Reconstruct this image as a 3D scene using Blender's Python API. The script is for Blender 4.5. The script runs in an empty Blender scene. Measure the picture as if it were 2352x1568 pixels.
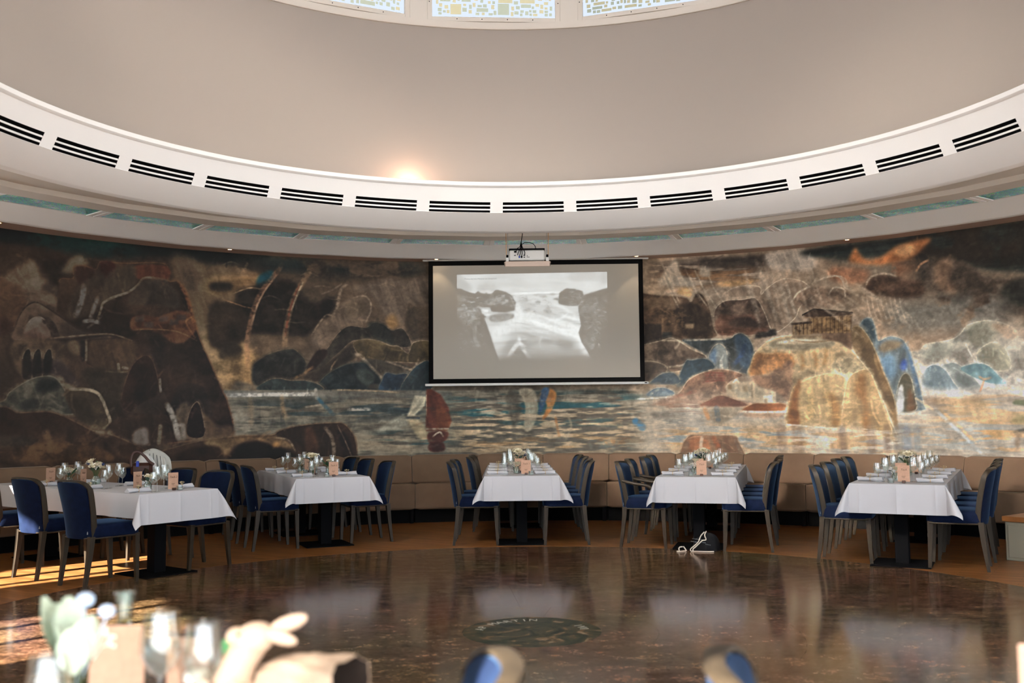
import bpy, bmesh, math, random
import numpy as np
from mathutils import Vector, Matrix, Quaternion
random.seed(7)
SC = bpy.context.scene
COL = SC.collection
# ------------------------------------------------------------------ camera
# the hall is round; its axis is the world z axis, the camera stands near the window front
CAM_POS = Vector((0.0, -6.607, 1.40))
PITCH, ROLL, YAW = 0.0743, -0.0099, -0.0168
_F = Vector((math.sin(YAW)*math.cos(PITCH), math.cos(YAW)*math.cos(PITCH), math.sin(PITCH)))
_R0 = Vector((math.cos(YAW), -math.sin(YAW), 0.0)); _U0 = _R0.cross(_F)
_R = _R0*math.cos(ROLL)+_U0*math.sin(ROLL); _U = -_R0*math.sin(ROLL)+_U0*math.cos(ROLL)
cd = bpy.data.cameras.new('camera'); cam = bpy.data.objects.new('camera', cd); COL.objects.link(cam)
cd.lens = 35.0; cd.sensor_width = 36.0; cd.clip_start = 0.05; cd.clip_end = 200
M = Matrix((( _R.x, _U.x, -_F.x, CAM_POS.x), (_R.y, _U.y, -_F.y, CAM_POS.y), (_R.z, _U.z, -_F.z, CAM_POS.z), (0,0,0,1)))
cam.matrix_world = M
cd.dof.use_dof = True; cd.dof.focus_distance = 11.5; cd.dof.aperture_fstop = 2.0
SC.camera = cam
# ------------------------------------------------------------------ sky, sun, exposure
MURAL_GAIN = 1.36
SUN_DIR = Vector((0.68, 0.73, -0.455)).normalized()
w = bpy.data.worlds.new('sky'); SC.world = w; w.use_nodes = True
bg = w.node_tree.nodes['Background']; bg.inputs[0].default_value = (0.80, 0.89, 1.0, 1); bg.inputs[1].default_value = 2.4
sd = bpy.data.lights.new('sun', 'SUN'); sd.energy = 21.0; sd.angle = math.radians(0.7); sd.color = (1.0, 0.91, 0.82)
sun = bpy.data.objects.new('sun', sd); COL.objects.link(sun); sun.location = (-12, -13, 9)
sun.rotation_mode = 'QUATERNION'; sun.rotation_quaternion = SUN_DIR.to_track_quat('-Z', 'Y')
vs = SC.view_settings; vs.view_transform = 'Standard'; vs.look = 'None'; vs.gamma = 1.0; vs.use_curve_mapping = False
vs.exposure = 1.95
SC.cycles.max_bounces = 7; SC.cycles.diffuse_bounces = 4; SC.cycles.glossy_bounces = 4
SC.cycles.transparent_max_bounces = 18; SC.cycles.transmission_bounces = 6
SC.cycles.sample_clamp_indirect = 6.0; SC.cycles.caustics_reflective = False; SC.cycles.caustics_refractive = True
# ------------------------------------------------------------------ helpers
def lin(c):
    if isinstance(c, str):
        c = [int(c[i:i+2], 16)/255 for i in (0, 2, 4)]
    return tuple((x/12.92 if x <= 0.04045 else ((x+0.055)/1.055)**2.4) for x in c)
def P(a, r, z):
    a = math.radians(a); return Vector((r*math.sin(a), r*math.cos(a), z))
MATS = {}
def mat(name, rgb, rough=0.5, metal=0.0, spec=0.5, sheen=0.0, sheen_tint=None, coat=0.0, noise=None, bump=None, emis=None, alpha=None, trans=0.0):
    m = bpy.data.materials.new(name); m.use_nodes = True; nt = m.node_tree; b = nt.nodes['Principled BSDF']
    c = lin(rgb) if isinstance(rgb, str) else rgb
    b.inputs['Base Color'].default_value = (*c, 1); b.inputs['Roughness'].default_value = rough
    b.inputs['Metallic'].default_value = metal; b.inputs['Specular IOR Level'].default_value = spec
    if sheen:
        b.inputs['Sheen Weight'].default_value = sheen; b.inputs['Sheen Roughness'].default_value = 0.35
        if sheen_tint: b.inputs['Sheen Tint'].default_value = (*sheen_tint, 1)
    if coat: b.inputs['Coat Weight'].default_value = coat; b.inputs['Coat Roughness'].default_value = 0.08
    if trans: b.inputs['Transmission Weight'].default_value = trans
    if emis: b.inputs['Emission Color'].default_value = (*emis[0], 1); b.inputs['Emission Strength'].default_value = emis[1]
    tc = nt.nodes.new('ShaderNodeTexCoord')
    if noise:   # (scale xyz or float, amount, detail)
        mp = nt.nodes.new('ShaderNodeMapping'); s = noise[0]; mp.inputs['Scale'].default_value = s if not isinstance(s, (int, float)) else (s, s, s)
        nt.links.new(tc.outputs['Object'], mp.inputs[0])
        n = nt.nodes.new('ShaderNodeTexNoise'); n.inputs['Scale'].default_value = 1; n.inputs['Detail'].default_value = noise[2] if len(noise) > 2 else 4
        nt.links.new(mp.outputs[0], n.inputs['Vector'])
        r = nt.nodes.new('ShaderNodeValToRGB'); a = noise[1]
        r.color_ramp.elements[0].position = 0.3; r.color_ramp.elements[1].position = 0.7
        r.color_ramp.elements[0].color = (*[max(0, x*(1-a)) for x in c], 1); r.color_ramp.elements[1].color = (*[min(1, x*(1+a)) for x in c], 1)
        nt.links.new(n.outputs['Fac'], r.inputs[0]); nt.links.new(r.outputs[0], b.inputs['Base Color'])
    if bump:    # (scale, strength)
        n2 = nt.nodes.new('ShaderNodeTexNoise'); n2.inputs['Scale'].default_value = bump[0]; n2.inputs['Detail'].default_value = 3
        nt.links.new(tc.outputs['Object'], n2.inputs['Vector'])
        bp = nt.nodes.new('ShaderNodeBump'); bp.inputs['Strength'].default_value = bump[1]; bp.inputs['Distance'].default_value = 0.01
        nt.links.new(n2.outputs['Fac'], bp.inputs['Height']); nt.links.new(bp.outputs[0], b.inputs['Normal'])
    MATS[name] = m; return m
def thin_glass(name, tint=(0.96, 0.98, 0.97), ior=1.5, boost=1.0, rough=0.02):
    m = bpy.data.materials.new(name); m.use_nodes = True; nt = m.node_tree; nt.nodes.clear()
    o = nt.nodes.new('ShaderNodeOutputMaterial'); mx = nt.nodes.new('ShaderNodeMixShader')
    t = nt.nodes.new('ShaderNodeBsdfTransparent'); t.inputs[0].default_value = (*tint, 1)
    g = nt.nodes.new('ShaderNodeBsdfGlossy'); g.inputs['Roughness'].default_value = rough; g.inputs[0].default_value = (1, 1, 1, 1)
    fr = nt.nodes.new('ShaderNodeLayerWeight'); fr.inputs[0].default_value = .5
    pw = nt.nodes.new('ShaderNodeMath'); pw.operation = 'POWER'; pw.inputs[1].default_value = 3.2; nt.links.new(fr.outputs['Facing'], pw.inputs[0])
    ml = nt.nodes.new('ShaderNodeMath'); ml.operation = 'MULTIPLY_ADD'; ml.inputs[1].default_value = .55*boost; ml.inputs[2].default_value = .045*boost; ml.use_clamp = True
    nt.links.new(pw.outputs[0], ml.inputs[0]); nt.links.new(ml.outputs[0], mx.inputs[0])
    nt.links.new(t.outputs[0], mx.inputs[1]); nt.links.new(g.outputs[0], mx.inputs[2]); nt.links.new(mx.outputs[0], o.inputs[0])
    MATS[name] = m; return m
class MB:
    def __init__(s): s.v = []; s.f = []
    def add(s, v, f):
        k = len(s.v); s.v += [tuple(x) for x in v]; s.f += [tuple(i+k for i in q) for q in f]; return s
    def rbox(s, c, d, b=0.004, R=None, taper=None):
        hx, hy, hz = (x/2 for x in d); b = min(b, hx*.9, hy*.9, hz*.9); V = []; idx = {}
        for sx in (-1, 1):
            for sy in (-1, 1):
                for sz in (-1, 1):
                    for ax in range(3):
                        e = [hx-b, hy-b, hz-b]; e[ax] = (hx, hy, hz)[ax]
                        q = Vector((sx*e[0], sy*e[1], sz*e[2]))
                        if taper and sz < 0: q.x *= taper; q.y *= taper
                        if R is not None: q = R @ q
                        idx[sx, sy, sz, ax] = len(V); V.append(q+Vector(c))
        F = []
        for ax in range(3):
            o = [i for i in range(3) if i != ax]
            for sg in (-1, 1):
                L = []
                for (p, q) in ((-1, -1), (1, -1), (1, 1), (-1, 1)):
                    k = [0, 0, 0]; k[ax] = sg; k[o[0]] = p; k[o[1]] = q; L.append(idx[(*k, ax)])
                F.append(L if (sg > 0) == (ax != 1) else L[::-1])
        for ax in range(3):     # edges along ax
            o = [i for i in range(3) if i != ax]
            for p in (-1, 1):
                for q in (-1, 1):
                    k0 = [0]*3; k0[ax] = -1; k0[o[0]] = p; k0[o[1]] = q; k1 = list(k0); k1[ax] = 1
                    F.append([idx[(*k0, o[0])], idx[(*k1, o[0])], idx[(*k1, o[1])], idx[(*k0, o[1])]])
        for sx in (-1, 1):
            for sy in (-1, 1):
                for sz in (-1, 1): F.append([idx[sx, sy, sz, i] for i in range(3)])
        return s.add(V, F)
    def lathe(s, prof, n=24, c=(0, 0, 0), cap=True):
        V = []; F = []; m = len(prof)
        for i in range(n):
            a = 2*math.pi*i/n
            for (r, z) in prof: V.append((c[0]+r*math.cos(a), c[1]+r*math.sin(a), c[2]+z))
        for i in range(n):
            j = (i+1) % n
            for k in range(m-1): F.append((i*m+k, j*m+k, j*m+k+1, i*m+k+1))
        return s.add(V, F)
    def tube(s, path, r, n=8, closed=False, flat=1.0):
        path = [Vector(p) for p in path]; N = len(path); V = []; F = []; up = Vector((0, 0, 1)); prev = None
        for i, p in enumerate(path):
            t = (path[(i+1) % N]-path[i-1]) if closed else (path[min(i+1, N-1)]-path[max(i-1, 0)])
            t.normalize()
            if prev is None:
                a = t.cross(up) if abs(t.z) < .95 else t.cross(Vector((0, 1, 0)))
            else: a = prev-t*prev.dot(t)
            a.normalize(); prev = a; b = t.cross(a); rr = r[i] if isinstance(r, (list, tuple)) else r
            for k in range(n):
                q = 2*math.pi*k/n; V.append(p+a*(rr*math.cos(q))+b*(rr*flat*math.sin(q)))
        for i in range(N if closed else N-1):
            j = (i+1) % N
            for k in range(n): F.append((i*n+k, i*n+(k+1) % n, j*n+(k+1) % n, j*n+k))
        if not closed: F.append(tuple(range(n))[::-1]); F.append(tuple((N-1)*n+k for k in range(n)))
        return s.add(V, F)
    def grid(s, fn, nu, nv, closeu=False):
        V = [fn(i/(nu if closeu else nu), j/nv) for i in range(nu if closeu else nu+1) for j in range(nv+1)]; F = []
        for i in range(nu):
            i2 = (i+1) % nu if closeu else i+1
            for j in range(nv): F.append((i*(nv+1)+j, i2*(nv+1)+j, i2*(nv+1)+j+1, i*(nv+1)+j+1))
        return s.add(V, F)
    def ball(s, c, r, nu=12, nv=8, R=None):
        r = (r, r, r) if isinstance(r, (int, float)) else r
        def fn(u, v):
            a = 2*math.pi*u; b = math.pi*(v-.5); q = Vector((r[0]*math.cos(b)*math.cos(a), r[1]*math.cos(b)*math.sin(a), r[2]*math.sin(b)))
            return Vector(c)+(R @ q if R is not None else q)
        return s.grid(fn, nu, nv, True)
    def revolve(s, prof, a0, a1, n):
        m = len(prof); V = []; F = []
        for i in range(n+1):
            a = a0+(a1-a0)*i/n
            for (r, z) in prof: V.append(P(a, r, z))
        for i in range(n):
            for k in range(m-1): F.append((i*m+k, i*m+k+1, (i+1)*m+k+1, (i+1)*m+k))
        return s.add(V, F)
    def sector(s, r0, r1, z0, z1, a0, a1, n):   # solid annular block
        pr = [(r0, z0), (r1, z0), (r1, z1), (r0, z1), (r0, z0)]
        k = len(s.v); s.revolve(pr, a0, a1, n); m = 5
        s.f.append((k, k+1, k+2, k+3)); e = k+n*m; s.f.append((e+3, e+2, e+1, e)); return s
    def mesh(s, name, material=None, smooth=35):
        me = bpy.data.meshes.new(name); me.from_pydata([tuple(x) for x in s.v], [], s.f); me.update()
        if material is not None: me.materials.append(material if not isinstance(material, str) else MATS[material])
        bm = bmesh.new(); bm.from_mesh(me); bmesh.ops.recalc_face_normals(bm, faces=bm.faces); bm.to_mesh(me); bm.free()
        if smooth:
            me.polygons.foreach_set('use_smooth', [True]*len(me.polygons)); me.set_sharp_from_angle(angle=math.radians(smooth))
        return me
    def build(s, name, material, parent=None, loc=(0, 0, 0), rz=0.0, smooth=35):
        return place(name, s.mesh(name, material, smooth), parent, loc, rz)
def place(name, me, parent=None, loc=(0, 0, 0), rz=0.0):
    o = bpy.data.objects.new(name, me); COL.objects.link(o); o.location = loc; o.rotation_euler = (0, 0, rz)
    if parent is not None: o.parent = parent
    return o
LABELS = set()
def tag(o, label, cat, group=None):
    o['label'] = label; o['category'] = cat
    if group: o['group'] = group
    return o
def thing(name, label, cat, loc=(0, 0, 0), rz=0.0, group=None):
    o = bpy.data.objects.new(name, None); COL.objects.link(o); o.location = loc; o.rotation_euler = (0, 0, rz); o.empty_display_size = 0.1
    return tag(o, label, cat, group)
def struct(o, label=None):
    o['kind'] = 'structure'
    if label: o['label'] = label
    return o
def dup(root, loc, rz, label, group=None):
    r = root.copy(); COL.objects.link(r); r.location = loc; r.rotation_euler = (0, 0, rz); r['label'] = label
    if group: r['group'] = group
    for ch in list(root.children):
        c = ch.copy(); COL.objects.link(c); c.parent = r
        for g in list(ch.children):
            d = g.copy(); COL.objects.link(d); d.parent = c
    return r
def text_mesh(txt, size, material, shear=0.0, extrude=0.0004):
    cu = bpy.data.curves.new('txt', 'FONT'); cu.body = txt; cu.size = size; cu.align_x = 'CENTER'; cu.align_y = 'CENTER'; cu.shear = shear; cu.extrude = extrude
    cu.resolution_u = 2
    o = bpy.data.objects.new('txt', cu); COL.objects.link(o); dg = bpy.context.evaluated_depsgraph_get(); dg.update()
    me = bpy.data.meshes.new_from_object(o.evaluated_get(dg)); bpy.data.objects.remove(o); bpy.data.curves.remove(cu)
    me.materials.clear(); me.materials.append(MATS[material]); return me
ORD = ['first', 'second', 'third', 'fourth', 'fifth', 'sixth', 'seventh', 'eighth', 'ninth', 'tenth', 'eleventh', 'twelfth', 'thirteenth', 'fourteenth', 'fifteenth', 'sixteenth', 'seventeenth', 'eighteenth', 'nineteenth', 'twentieth']
# ------------------------------------------------------------------ materials
mat('white_plaster', 'f1eeea', 0.75, bump=(60, .04))
mat('beige_plaster', 'a0958c', 0.85, bump=(40, .03))
mat('soffit_plaster', 'b89c8c', 0.85)
mat('cream_plaster', 'd4cbc0', 0.8)
mat('dark_void', (0.004, 0.004, 0.005), 0.9, spec=0.1)
mat('velvet', (0.0034, 0.0068, 0.022), 0.85, spec=0.06, sheen=0.27, sheen_tint=(0.22, 0.42, 0.72), noise=(18, .25))
mat('chair_wood', (0.026, 0.0185, 0.011), 0.5, spec=.25, noise=((30, 30, 4), .3))
mat('linen', 'bbbabd', 0.85, spec=0.2, bump=(90, .05))
mat('black_metal', (0.003, 0.003, 0.0035), 0.8, spec=0.05)
mat('sofa_fabric', (0.175, 0.112, 0.071), 0.85, spec=0.15, sheen=0.35, sheen_tint=(0.9, .75, .6), noise=(3.5, .12), bump=(220, .05))
mat('kraft', 'b8927a', 0.8, noise=(60, .08))
mat('ink', (0.07, 0.03, 0.012), 0.8)
mat('dark_wood', (0.045, 0.016, 0.008), 0.35)
mat('steel', (0.62, 0.6, 0.58), 0.2, metal=1.0)
mat('twine', 'b89a6c', 0.9)
mat('candle', 'e9e4d6', 0.5)
mat('rose', 'efe3c4', 0.6, spec=0.2)
mat('leaf', (0.03, 0.075, 0.028), 0.5)
mat('eucalyptus', (0.045, 0.085, 0.06), 0.55)
mat('thistle', (0.015, 0.03, 0.1), 0.7)
mat('stem', (0.06, 0.09, 0.02), 0.6)
mat('tiny_white', 'efe9dc', 0.7)
mat('water', (0.8, 0.85, 0.8), 0.05, spec=0.6, trans=1.0)
mat('brass_glow', (0.9, 0.6, 0.3), 0.3, emis=((1.0, 0.72, 0.42), 6.0))
mat('brass', (0.55, 0.3, 0.12), 0.35, metal=1.0)
mat('alu_white', 'd9d7d2', 0.4)
mat('screen_fabric', (0.46, 0.42, 0.355), 0.9, spec=0.1)
mat('black_border', (0.004, 0.004, 0.004), 0.9, spec=0.1)
mat('tag_white', '8f9396', 0.7)
thin_glass('glass', boost=1.6)
thin_glass('vase_glass', tint=(0.86, 0.92, 0.9), boost=2.0, rough=0.06)
thin_glass('window_glass', tint=(0.95, 0.97, 0.97), boost=0.8)
thin_glass('sun_dimming_glass', tint=(0.056, 0.058, 0.06), boost=0.8)  # dark tint added to one unseen bay to dim sun on the front table
thin_glass('frosted', tint=(0.8, 0.84, 0.84), boost=2.5, rough=0.3)
# ------------------------------------------------------------------ floor
def stone_mat(nm='marble', gain=2.6, lo=.3, hi=2.1):
    m = mat(nm, (0.06, 0.042, 0.028), 0.16, spec=0.22); nt = m.node_tree; b = nt.nodes['Principled BSDF']; L = nt.links.new
    tc = nt.nodes.new('ShaderNodeTexCoord'); g = nt.nodes.new('ShaderNodeNewGeometry')
    mp = nt.nodes.new('ShaderNodeMapping'); mp.inputs['Scale'].default_value = (3.2, 5.5, 1.0); L(g.outputs['Position'], mp.inputs[0])
    n = nt.nodes.new('ShaderNodeTexNoise'); n.inputs['Scale'].default_value = 1.6; n.inputs['Detail'].default_value = 9; n.inputs['Roughness'].default_value = .68; n.inputs['Distortion'].default_value = .15
    L(mp.outputs[0], n.inputs['Vector'])
    r = nt.nodes.new('ShaderNodeValToRGB'); e = r.color_ramp.elements
    e[0].position = .34; e[0].color = (0.016, 0.0088, 0.0045, 1); e[1].position = .72; e[1].color = (0.105, 0.060, 0.033, 1)
    x = r.color_ramp.elements.new(.52); x.color = (0.046, 0.0255, 0.0135, 1); L(n.outputs['Fac'], r.inputs[0])
    n2 = nt.nodes.new('ShaderNodeTexNoise'); n2.inputs['Scale'].default_value = 1.1; n2.inputs['Detail'].default_value = 3; L(g.outputs['Position'], n2.inputs['Vector'])
    mx = nt.nodes.new('ShaderNodeMixRGB'); mx.blend_type = 'MULTIPLY'; mx.inputs[0].default_value = .6
    L(r.outputs[0], mx.inputs[1]); L(n2.outputs['Color'], mx.inputs[2])
    n3 = nt.nodes.new('ShaderNodeTexNoise'); n3.inputs['Scale'].default_value = 1.0; n3.inputs['Detail'].default_value = 8; n3.inputs['Roughness'].default_value = .7; mp3 = nt.nodes.new('ShaderNodeMapping'); mp3.inputs['Scale'].default_value = (34, 40, 1); L(g.outputs['Position'], mp3.inputs[0]); L(mp3.outputs[0], n3.inputs['Vector'])
    r3 = nt.nodes.new('ShaderNodeMapRange'); r3.inputs[1].default_value = .38; r3.inputs[2].default_value = .66; r3.inputs[3].default_value = lo; r3.inputs[4].default_value = hi; L(n3.outputs['Fac'], r3.inputs[0])
    sc3 = nt.nodes.new('ShaderNodeVectorMath'); sc3.operation = 'SCALE'; L(mx.outputs[0], sc3.inputs[0]); L(r3.outputs[0], sc3.inputs['Scale'])
    hs = nt.nodes.new('ShaderNodeHueSaturation'); hs.inputs['Value'].default_value = gain
    L(sc3.outputs[0], hs.inputs['Color']); L(hs.outputs[0], b.inputs['Base Color'])
    rr = nt.nodes.new('ShaderNodeMapRange'); rr.inputs[3].default_value = .08; rr.inputs[4].default_value = .18; L(n.outputs['Fac'], rr.inputs[0]); L(rr.outputs[0], b.inputs['Roughness'])
stone_mat(); stone_mat('marble_border', 2.7, .15, 3.2)
def parquet_mat():
    m = mat('parquet', (0.2, 0.09, 0.03), 0.32, spec=0.2); nt = m.node_tree; b = nt.nodes['Principled BSDF']; L = nt.links.new
    g = nt.nodes.new('ShaderNodeNewGeometry')
    mp = nt.nodes.new('ShaderNodeMapping'); mp.inputs['Rotation'].default_value = (0, 0, .55); mp.inputs['Scale'].default_value = (2.0, 2.0, 2.0); L(g.outputs['Position'], mp.inputs[0])
    br = nt.nodes.new('ShaderNodeTexBrick'); br.inputs['Scale'].default_value = 1.0; br.inputs['Brick Width'].default_value = 1.0; br.inputs['Row Height'].default_value = .14
    br.inputs['Mortar Size'].default_value = .004; br.inputs['Color1'].default_value = (.27, .112, .036, 1); br.inputs['Color2'].default_value = (.17, .066, .02, 1); br.inputs['Mortar'].default_value = (.05, .02, .007, 1)
    L(mp.outputs[0], br.inputs['Vector'])
    n = nt.nodes.new('ShaderNodeTexNoise'); n.inputs['Scale'].default_value = 3.2; n.inputs['Detail'].default_value = 8; mp2 = nt.nodes.new('ShaderNodeMapping'); mp2.inputs['Rotation'].default_value = (0, 0, .55); mp2.inputs['Scale'].default_value = (.5, 5, 1)
    L(g.outputs['Position'], mp2.inputs[0]); L(mp2.outputs[0], n.inputs['Vector'])
    mx = nt.nodes.new('ShaderNodeMixRGB'); mx.blend_type = 'OVERLAY'; mx.inputs[0].default_value = .75; L(br.outputs[0], mx.inputs[1]); L(n.outputs['Fac'], mx.inputs[2]); L(mx.outputs[0], b.inputs['Base Color'])
parquet_mat()
mat('grout', (0.02, 0.012, 0.008), 0.6)
mat('bounce_ground', (0.55, 0.545, 0.54), 0.9)
R_STONE, R_WALL, Z_SOF = 4.203, 7.357, 3.56
b = MB(); b.lathe([(0.001, -.03), (R_WALL+.25, -.03), (R_WALL+.25, -.05), (.001, -.05)], 96); floor = struct(b.build('floor', 'grout'), 'brown polished stone dance floor ringed by oak parquet')
MB().revolve([(R_STONE, -.03), (R_STONE, 0.0), (R_WALL+.02, 0.0), (R_WALL+.02, -.03)], 0, 360, 128).build('parquet_ring', 'parquet', floor)
RINGS = [(.454, .82, 8, 10.0), (.8205, 1.72, 12, 24.0), (1.7205, 2.7, 20, 3.0), (2.7005, 3.72, 28, 8.0), (3.7205, R_STONE-.001, 36, 2.0)]
for (r0, r1, n, off) in RINGS:      # outer ring of slabs is cut from a paler, more flecked stone
    st = 360/n; gap = math.degrees(.0007/r1); steps = max(2, int(48/n)+1)
    bb = MB().sector(r0, r1-.0006, -.03, -.0003, gap, st-gap, steps); me = bb.mesh('stone_slab', 'marble_border' if n == 36 else 'marble')
    for k in range(n):
        o = place('stone_slab', me, floor); o.rotation_euler = (0, 0, -math.radians(off+k*st))
def medallion():
    m = mat('green_marble', (0.03, 0.035, 0.02), 0.4, spec=.1); nt = m.node_tree; b = nt.nodes['Principled BSDF']; L = nt.links.new
    tc = nt.nodes.new('ShaderNodeTexCoord'); n = nt.nodes.new('ShaderNodeTexNoise'); n.inputs['Scale'].default_value = 4.5; n.inputs['Detail'].default_value = 9; n.inputs['Distortion'].default_value = 2.2
    L(tc.outputs['Object'], n.inputs['Vector']); r = nt.nodes.new('ShaderNodeValToRGB'); e = r.color_ramp.elements
    e[0].position = .32; e[0].color = (.006, .011, .007, 1); e[1].position = .68; e[1].color = (.24, .18, .11, 1)
    for p, c in ((.42, (.017, .024, .013, 1)), (.49, (.05, .04, .02, 1)), (.54, (.03, .033, .02, 1)), (.60, (.13, .072, .032, 1))):
        x = e.new(p); x.color = c
    L(n.outputs['Fac'], r.inputs[0]); L(r.outputs[0], b.inputs['Base Color'])
    md = MB().lathe([(0.001, 0.0), (.44, 0.0), (.453, -.001), (.453, -.03)], 72).build('medallion', 'green_marble', floor)
    mat('inlay', (0.34, 0.32, 0.25), .3)
    def arc(txt, a0, step, r, size):
        for i, ch in enumerate(txt):
            if ch == ' ': continue
            a = a0+i*step; o = place('letter', text_mesh(ch, size, 'inlay', extrude=.0006), md, P(a, r, .0008)); o.rotation_euler = (0, 0, -math.radians(a))
    arc('AP MARTIN', -80, 10.2, .345, .085); arc('IVI', 62, 9, .345, .085)
medallion()
MB().lathe([(R_WALL+.3, -.2), (60, -.2)], 64).build('ground', 'bounce_ground')  # unseen disc added to bounce daylight up through the windows
struct(bpy.data.objects['ground'], 'unseen pale ground added outside to bounce light into the hall')
# ------------------------------------------------------------------ ceiling: soffit, cornice, glass panels, inner ceiling
A0 = 6.55; SEG = 11.25
def poly(prof, a_list):     # faceted revolve with straight chords between listed angles
    b = MB(); m = len(prof)
    for a in a_list:
        for (r, z) in prof: b.v.append(P(a, r, z))
    for i in range(len(a_list)-1):
        for k in range(m-1): b.f.append((i*m+k, i*m+k+1, (i+1)*m+k+1, (i+1)*m+k))
    return b
FAC = [A0+SEG*k for k in range(33)]
b = MB().revolve([(R_WALL+.02, Z_SOF), (6.56, Z_SOF)], 0, 360, 128); ceiling = struct(b.build('ceiling', 'soffit_plaster'), 'stepped round ceiling with pale soffit, cornice and glass strip')
poly([(6.72, Z_SOF), (6.72, 3.497), (6.625, 3.492), (6.605, 3.497), (6.225, 3.600), (6.205, 3.604)], FAC).build('cornice', 'white_plaster', ceiling, smooth=20)
poly([(5.85, 3.604), (5.60, 3.604), (5.57, 3.606), (5.57, 3.66), (4.40, 3.66)], FAC).build('inner_soffit', 'cream_plaster', ceiling, smooth=20)
def laylight_mat():
    m = mat('green_glass', (0.12, 0.30, 0.25), .35, spec=.6); nt = m.node_tree; b = nt.nodes['Principled BSDF']; L = nt.links.new
    g = nt.nodes.new('ShaderNodeNewGeometry'); v = nt.nodes.new('ShaderNodeTexVoronoi'); v.inputs['Scale'].default_value = 70; L(g.outputs['Position'], v.inputs['Vector'])
    n = nt.nodes.new('ShaderNodeTexNoise'); n.inputs['Scale'].default_value = 5; n.inputs['Detail'].default_value = 5; L(g.outputs['Position'], n.inputs['Vector'])
    r = nt.nodes.new('ShaderNodeValToRGB'); e = r.color_ramp.elements; e[0].position = .38; e[0].color = (.05, .26, .20, 1); e[1].position = .68; e[1].color = (.55, .66, .53, 1)
    x = e.new(.52); x.color = (.13, .40, .32, 1); L(n.outputs['Fac'], r.inputs[0])
    mx = nt.nodes.new('ShaderNodeMixRGB'); mx.blend_type = 'OVERLAY'; mx.inputs[0].default_value = .7; L(r.outputs[0], mx.inputs[1]); L(v.outputs['Color'], mx.inputs[2])
    hs = nt.nodes.new('ShaderNodeHueSaturation'); hs.inputs['Saturation'].default_value = 1.15; L(mx.outputs[0], hs.inputs['Color']); L(hs.outputs[0], b.inputs['Base Color'])
    bp = nt.nodes.new('ShaderNodeBump'); bp.inputs['Strength'].default_value = .5; bp.inputs['Distance'].default_value = .01; L(v.outputs['Distance'], bp.inputs['Height']); L(bp.outputs[0], b.inputs['Normal'])
laylight_mat()
def chord_r(r, da): return r*math.cos(math.radians(SEG/2))/math.cos(math.radians(da))
def panel(b, r0, r1, z, a0, a1, zt, base):      # flat faceted slab between two radii of facet 'base' (mid angle)
    V = []
    for z_ in (z, zt):
        for (a, r) in ((a0, r0), (a1, r0), (a1, r1), (a0, r1)):
            d = a-base; V.append(P(a, chord_r(r, d), z_))
    b.add(V, [(0, 1, 2, 3), (7, 6, 5, 4), (0, 4, 5, 1), (1, 5, 6, 2), (2, 6, 7, 3), (3, 7, 4, 0)]); return b
for k in range(32):
    mid = A0+SEG*k+SEG/2; aa = ((mid+180) % 360)-180
    panel(MB(), 5.845, 6.21, 3.612, mid-SEG/2+.62, mid+SEG/2-.62, 3.63, mid).build('glass_panel', 'green_glass', ceiling, smooth=0)
    bar = MB()
    e = mid+SEG/2
    for off in (-.36, .36):
        bar.add([P(e+off-.25, 5.845, 3.603), P(e+off+.25, 5.845, 3.603), P(e+off+.25, 6.215, 3.603), P(e+off-.25, 6.215, 3.603), P(e+off-.25, 5.845, 3.64), P(e+off+.25, 5.845, 3.64), P(e+off+.25, 6.215, 3.64), P(e+off-.25, 6.215, 3.64)],
                [(0, 1, 2, 3), (0, 4, 5, 1), (1, 5, 6, 2), (2, 6, 7, 3), (3, 7, 4, 0)])
    bar.add([P(e-.15, 5.845, 3.612), P(e+.15, 5.845, 3.612), P(e+.15, 6.215, 3.612), P(e-.15, 6.215, 3.612)], [(0, 1, 2, 3)])
    bar.build('glazing_bar', 'white_plaster', ceiling, smooth=0)
MB().revolve([(R_WALL+.3, 3.72), (4.28, 3.72)], 0, 360, 64).build('roof_slab', 'cream_plaster', ceiling)
# ------------------------------------------------------------------ bulkhead ring with air vents
V0 = 0.93; VHALF = 4.66
def ring_r(z): return 4.10+(3.955-4.10)*(z-3.59)/(3.85-3.59)
zb, zt = 3.597, 3.703
b = MB().revolve([(4.5, 3.66), (4.5, 3.452), (4.49, 3.447), (4.40, 3.447), (4.385, 3.452), (4.115, 3.583), (ring_r(zb), zb)], 0, 360, 160)
b.revolve([(ring_r(zt), zt), (3.962, 3.845), (3.945, 3.85), (3.93, 3.862), (3.928, 3.897), (3.94, 3.904), (4.05, 3.904), (4.08, 3.80), (4.28, 3.78)], 0, 360, 160)
vis = [k for k in range(32) if abs(((V0+SEG*k+180) % 360)-180) < 82]
for k in range(32):
    c = V0+SEG*k; s = [(ring_r(zb), zb), (ring_r(zt), zt)]
    if k in vis:
        b.revolve(s, c-SEG/2, c-VHALF, 2); b.revolve(s, c+VHALF, c+SEG/2, 2)
    else: b.revolve(s, c-SEG/2, c+SEG/2, 4)
ring = struct(b.build('trim_1', 'white_plaster', smooth=25), 'white round bulkhead ring with slotted air vents')
MB().revolve([(ring_r(zb)+.001, zb-.002), (ring_r(zb)-.006, zb), (ring_r(zb)-.004, zb+.004)], -84, 84, 120).build('vent_ledge', 'white_plaster', ring)
vm = MB()
_sl = []
vent_box = MB()
rb, rt = ring_r(zb), ring_r(zt)
vent_box.revolve([(rb, zb), (rb+.10, zb+.02), (rt+.12, zt), (rt, zt)], -VHALF, VHALF, 8)
n0 = len(vent_box.v)
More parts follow.
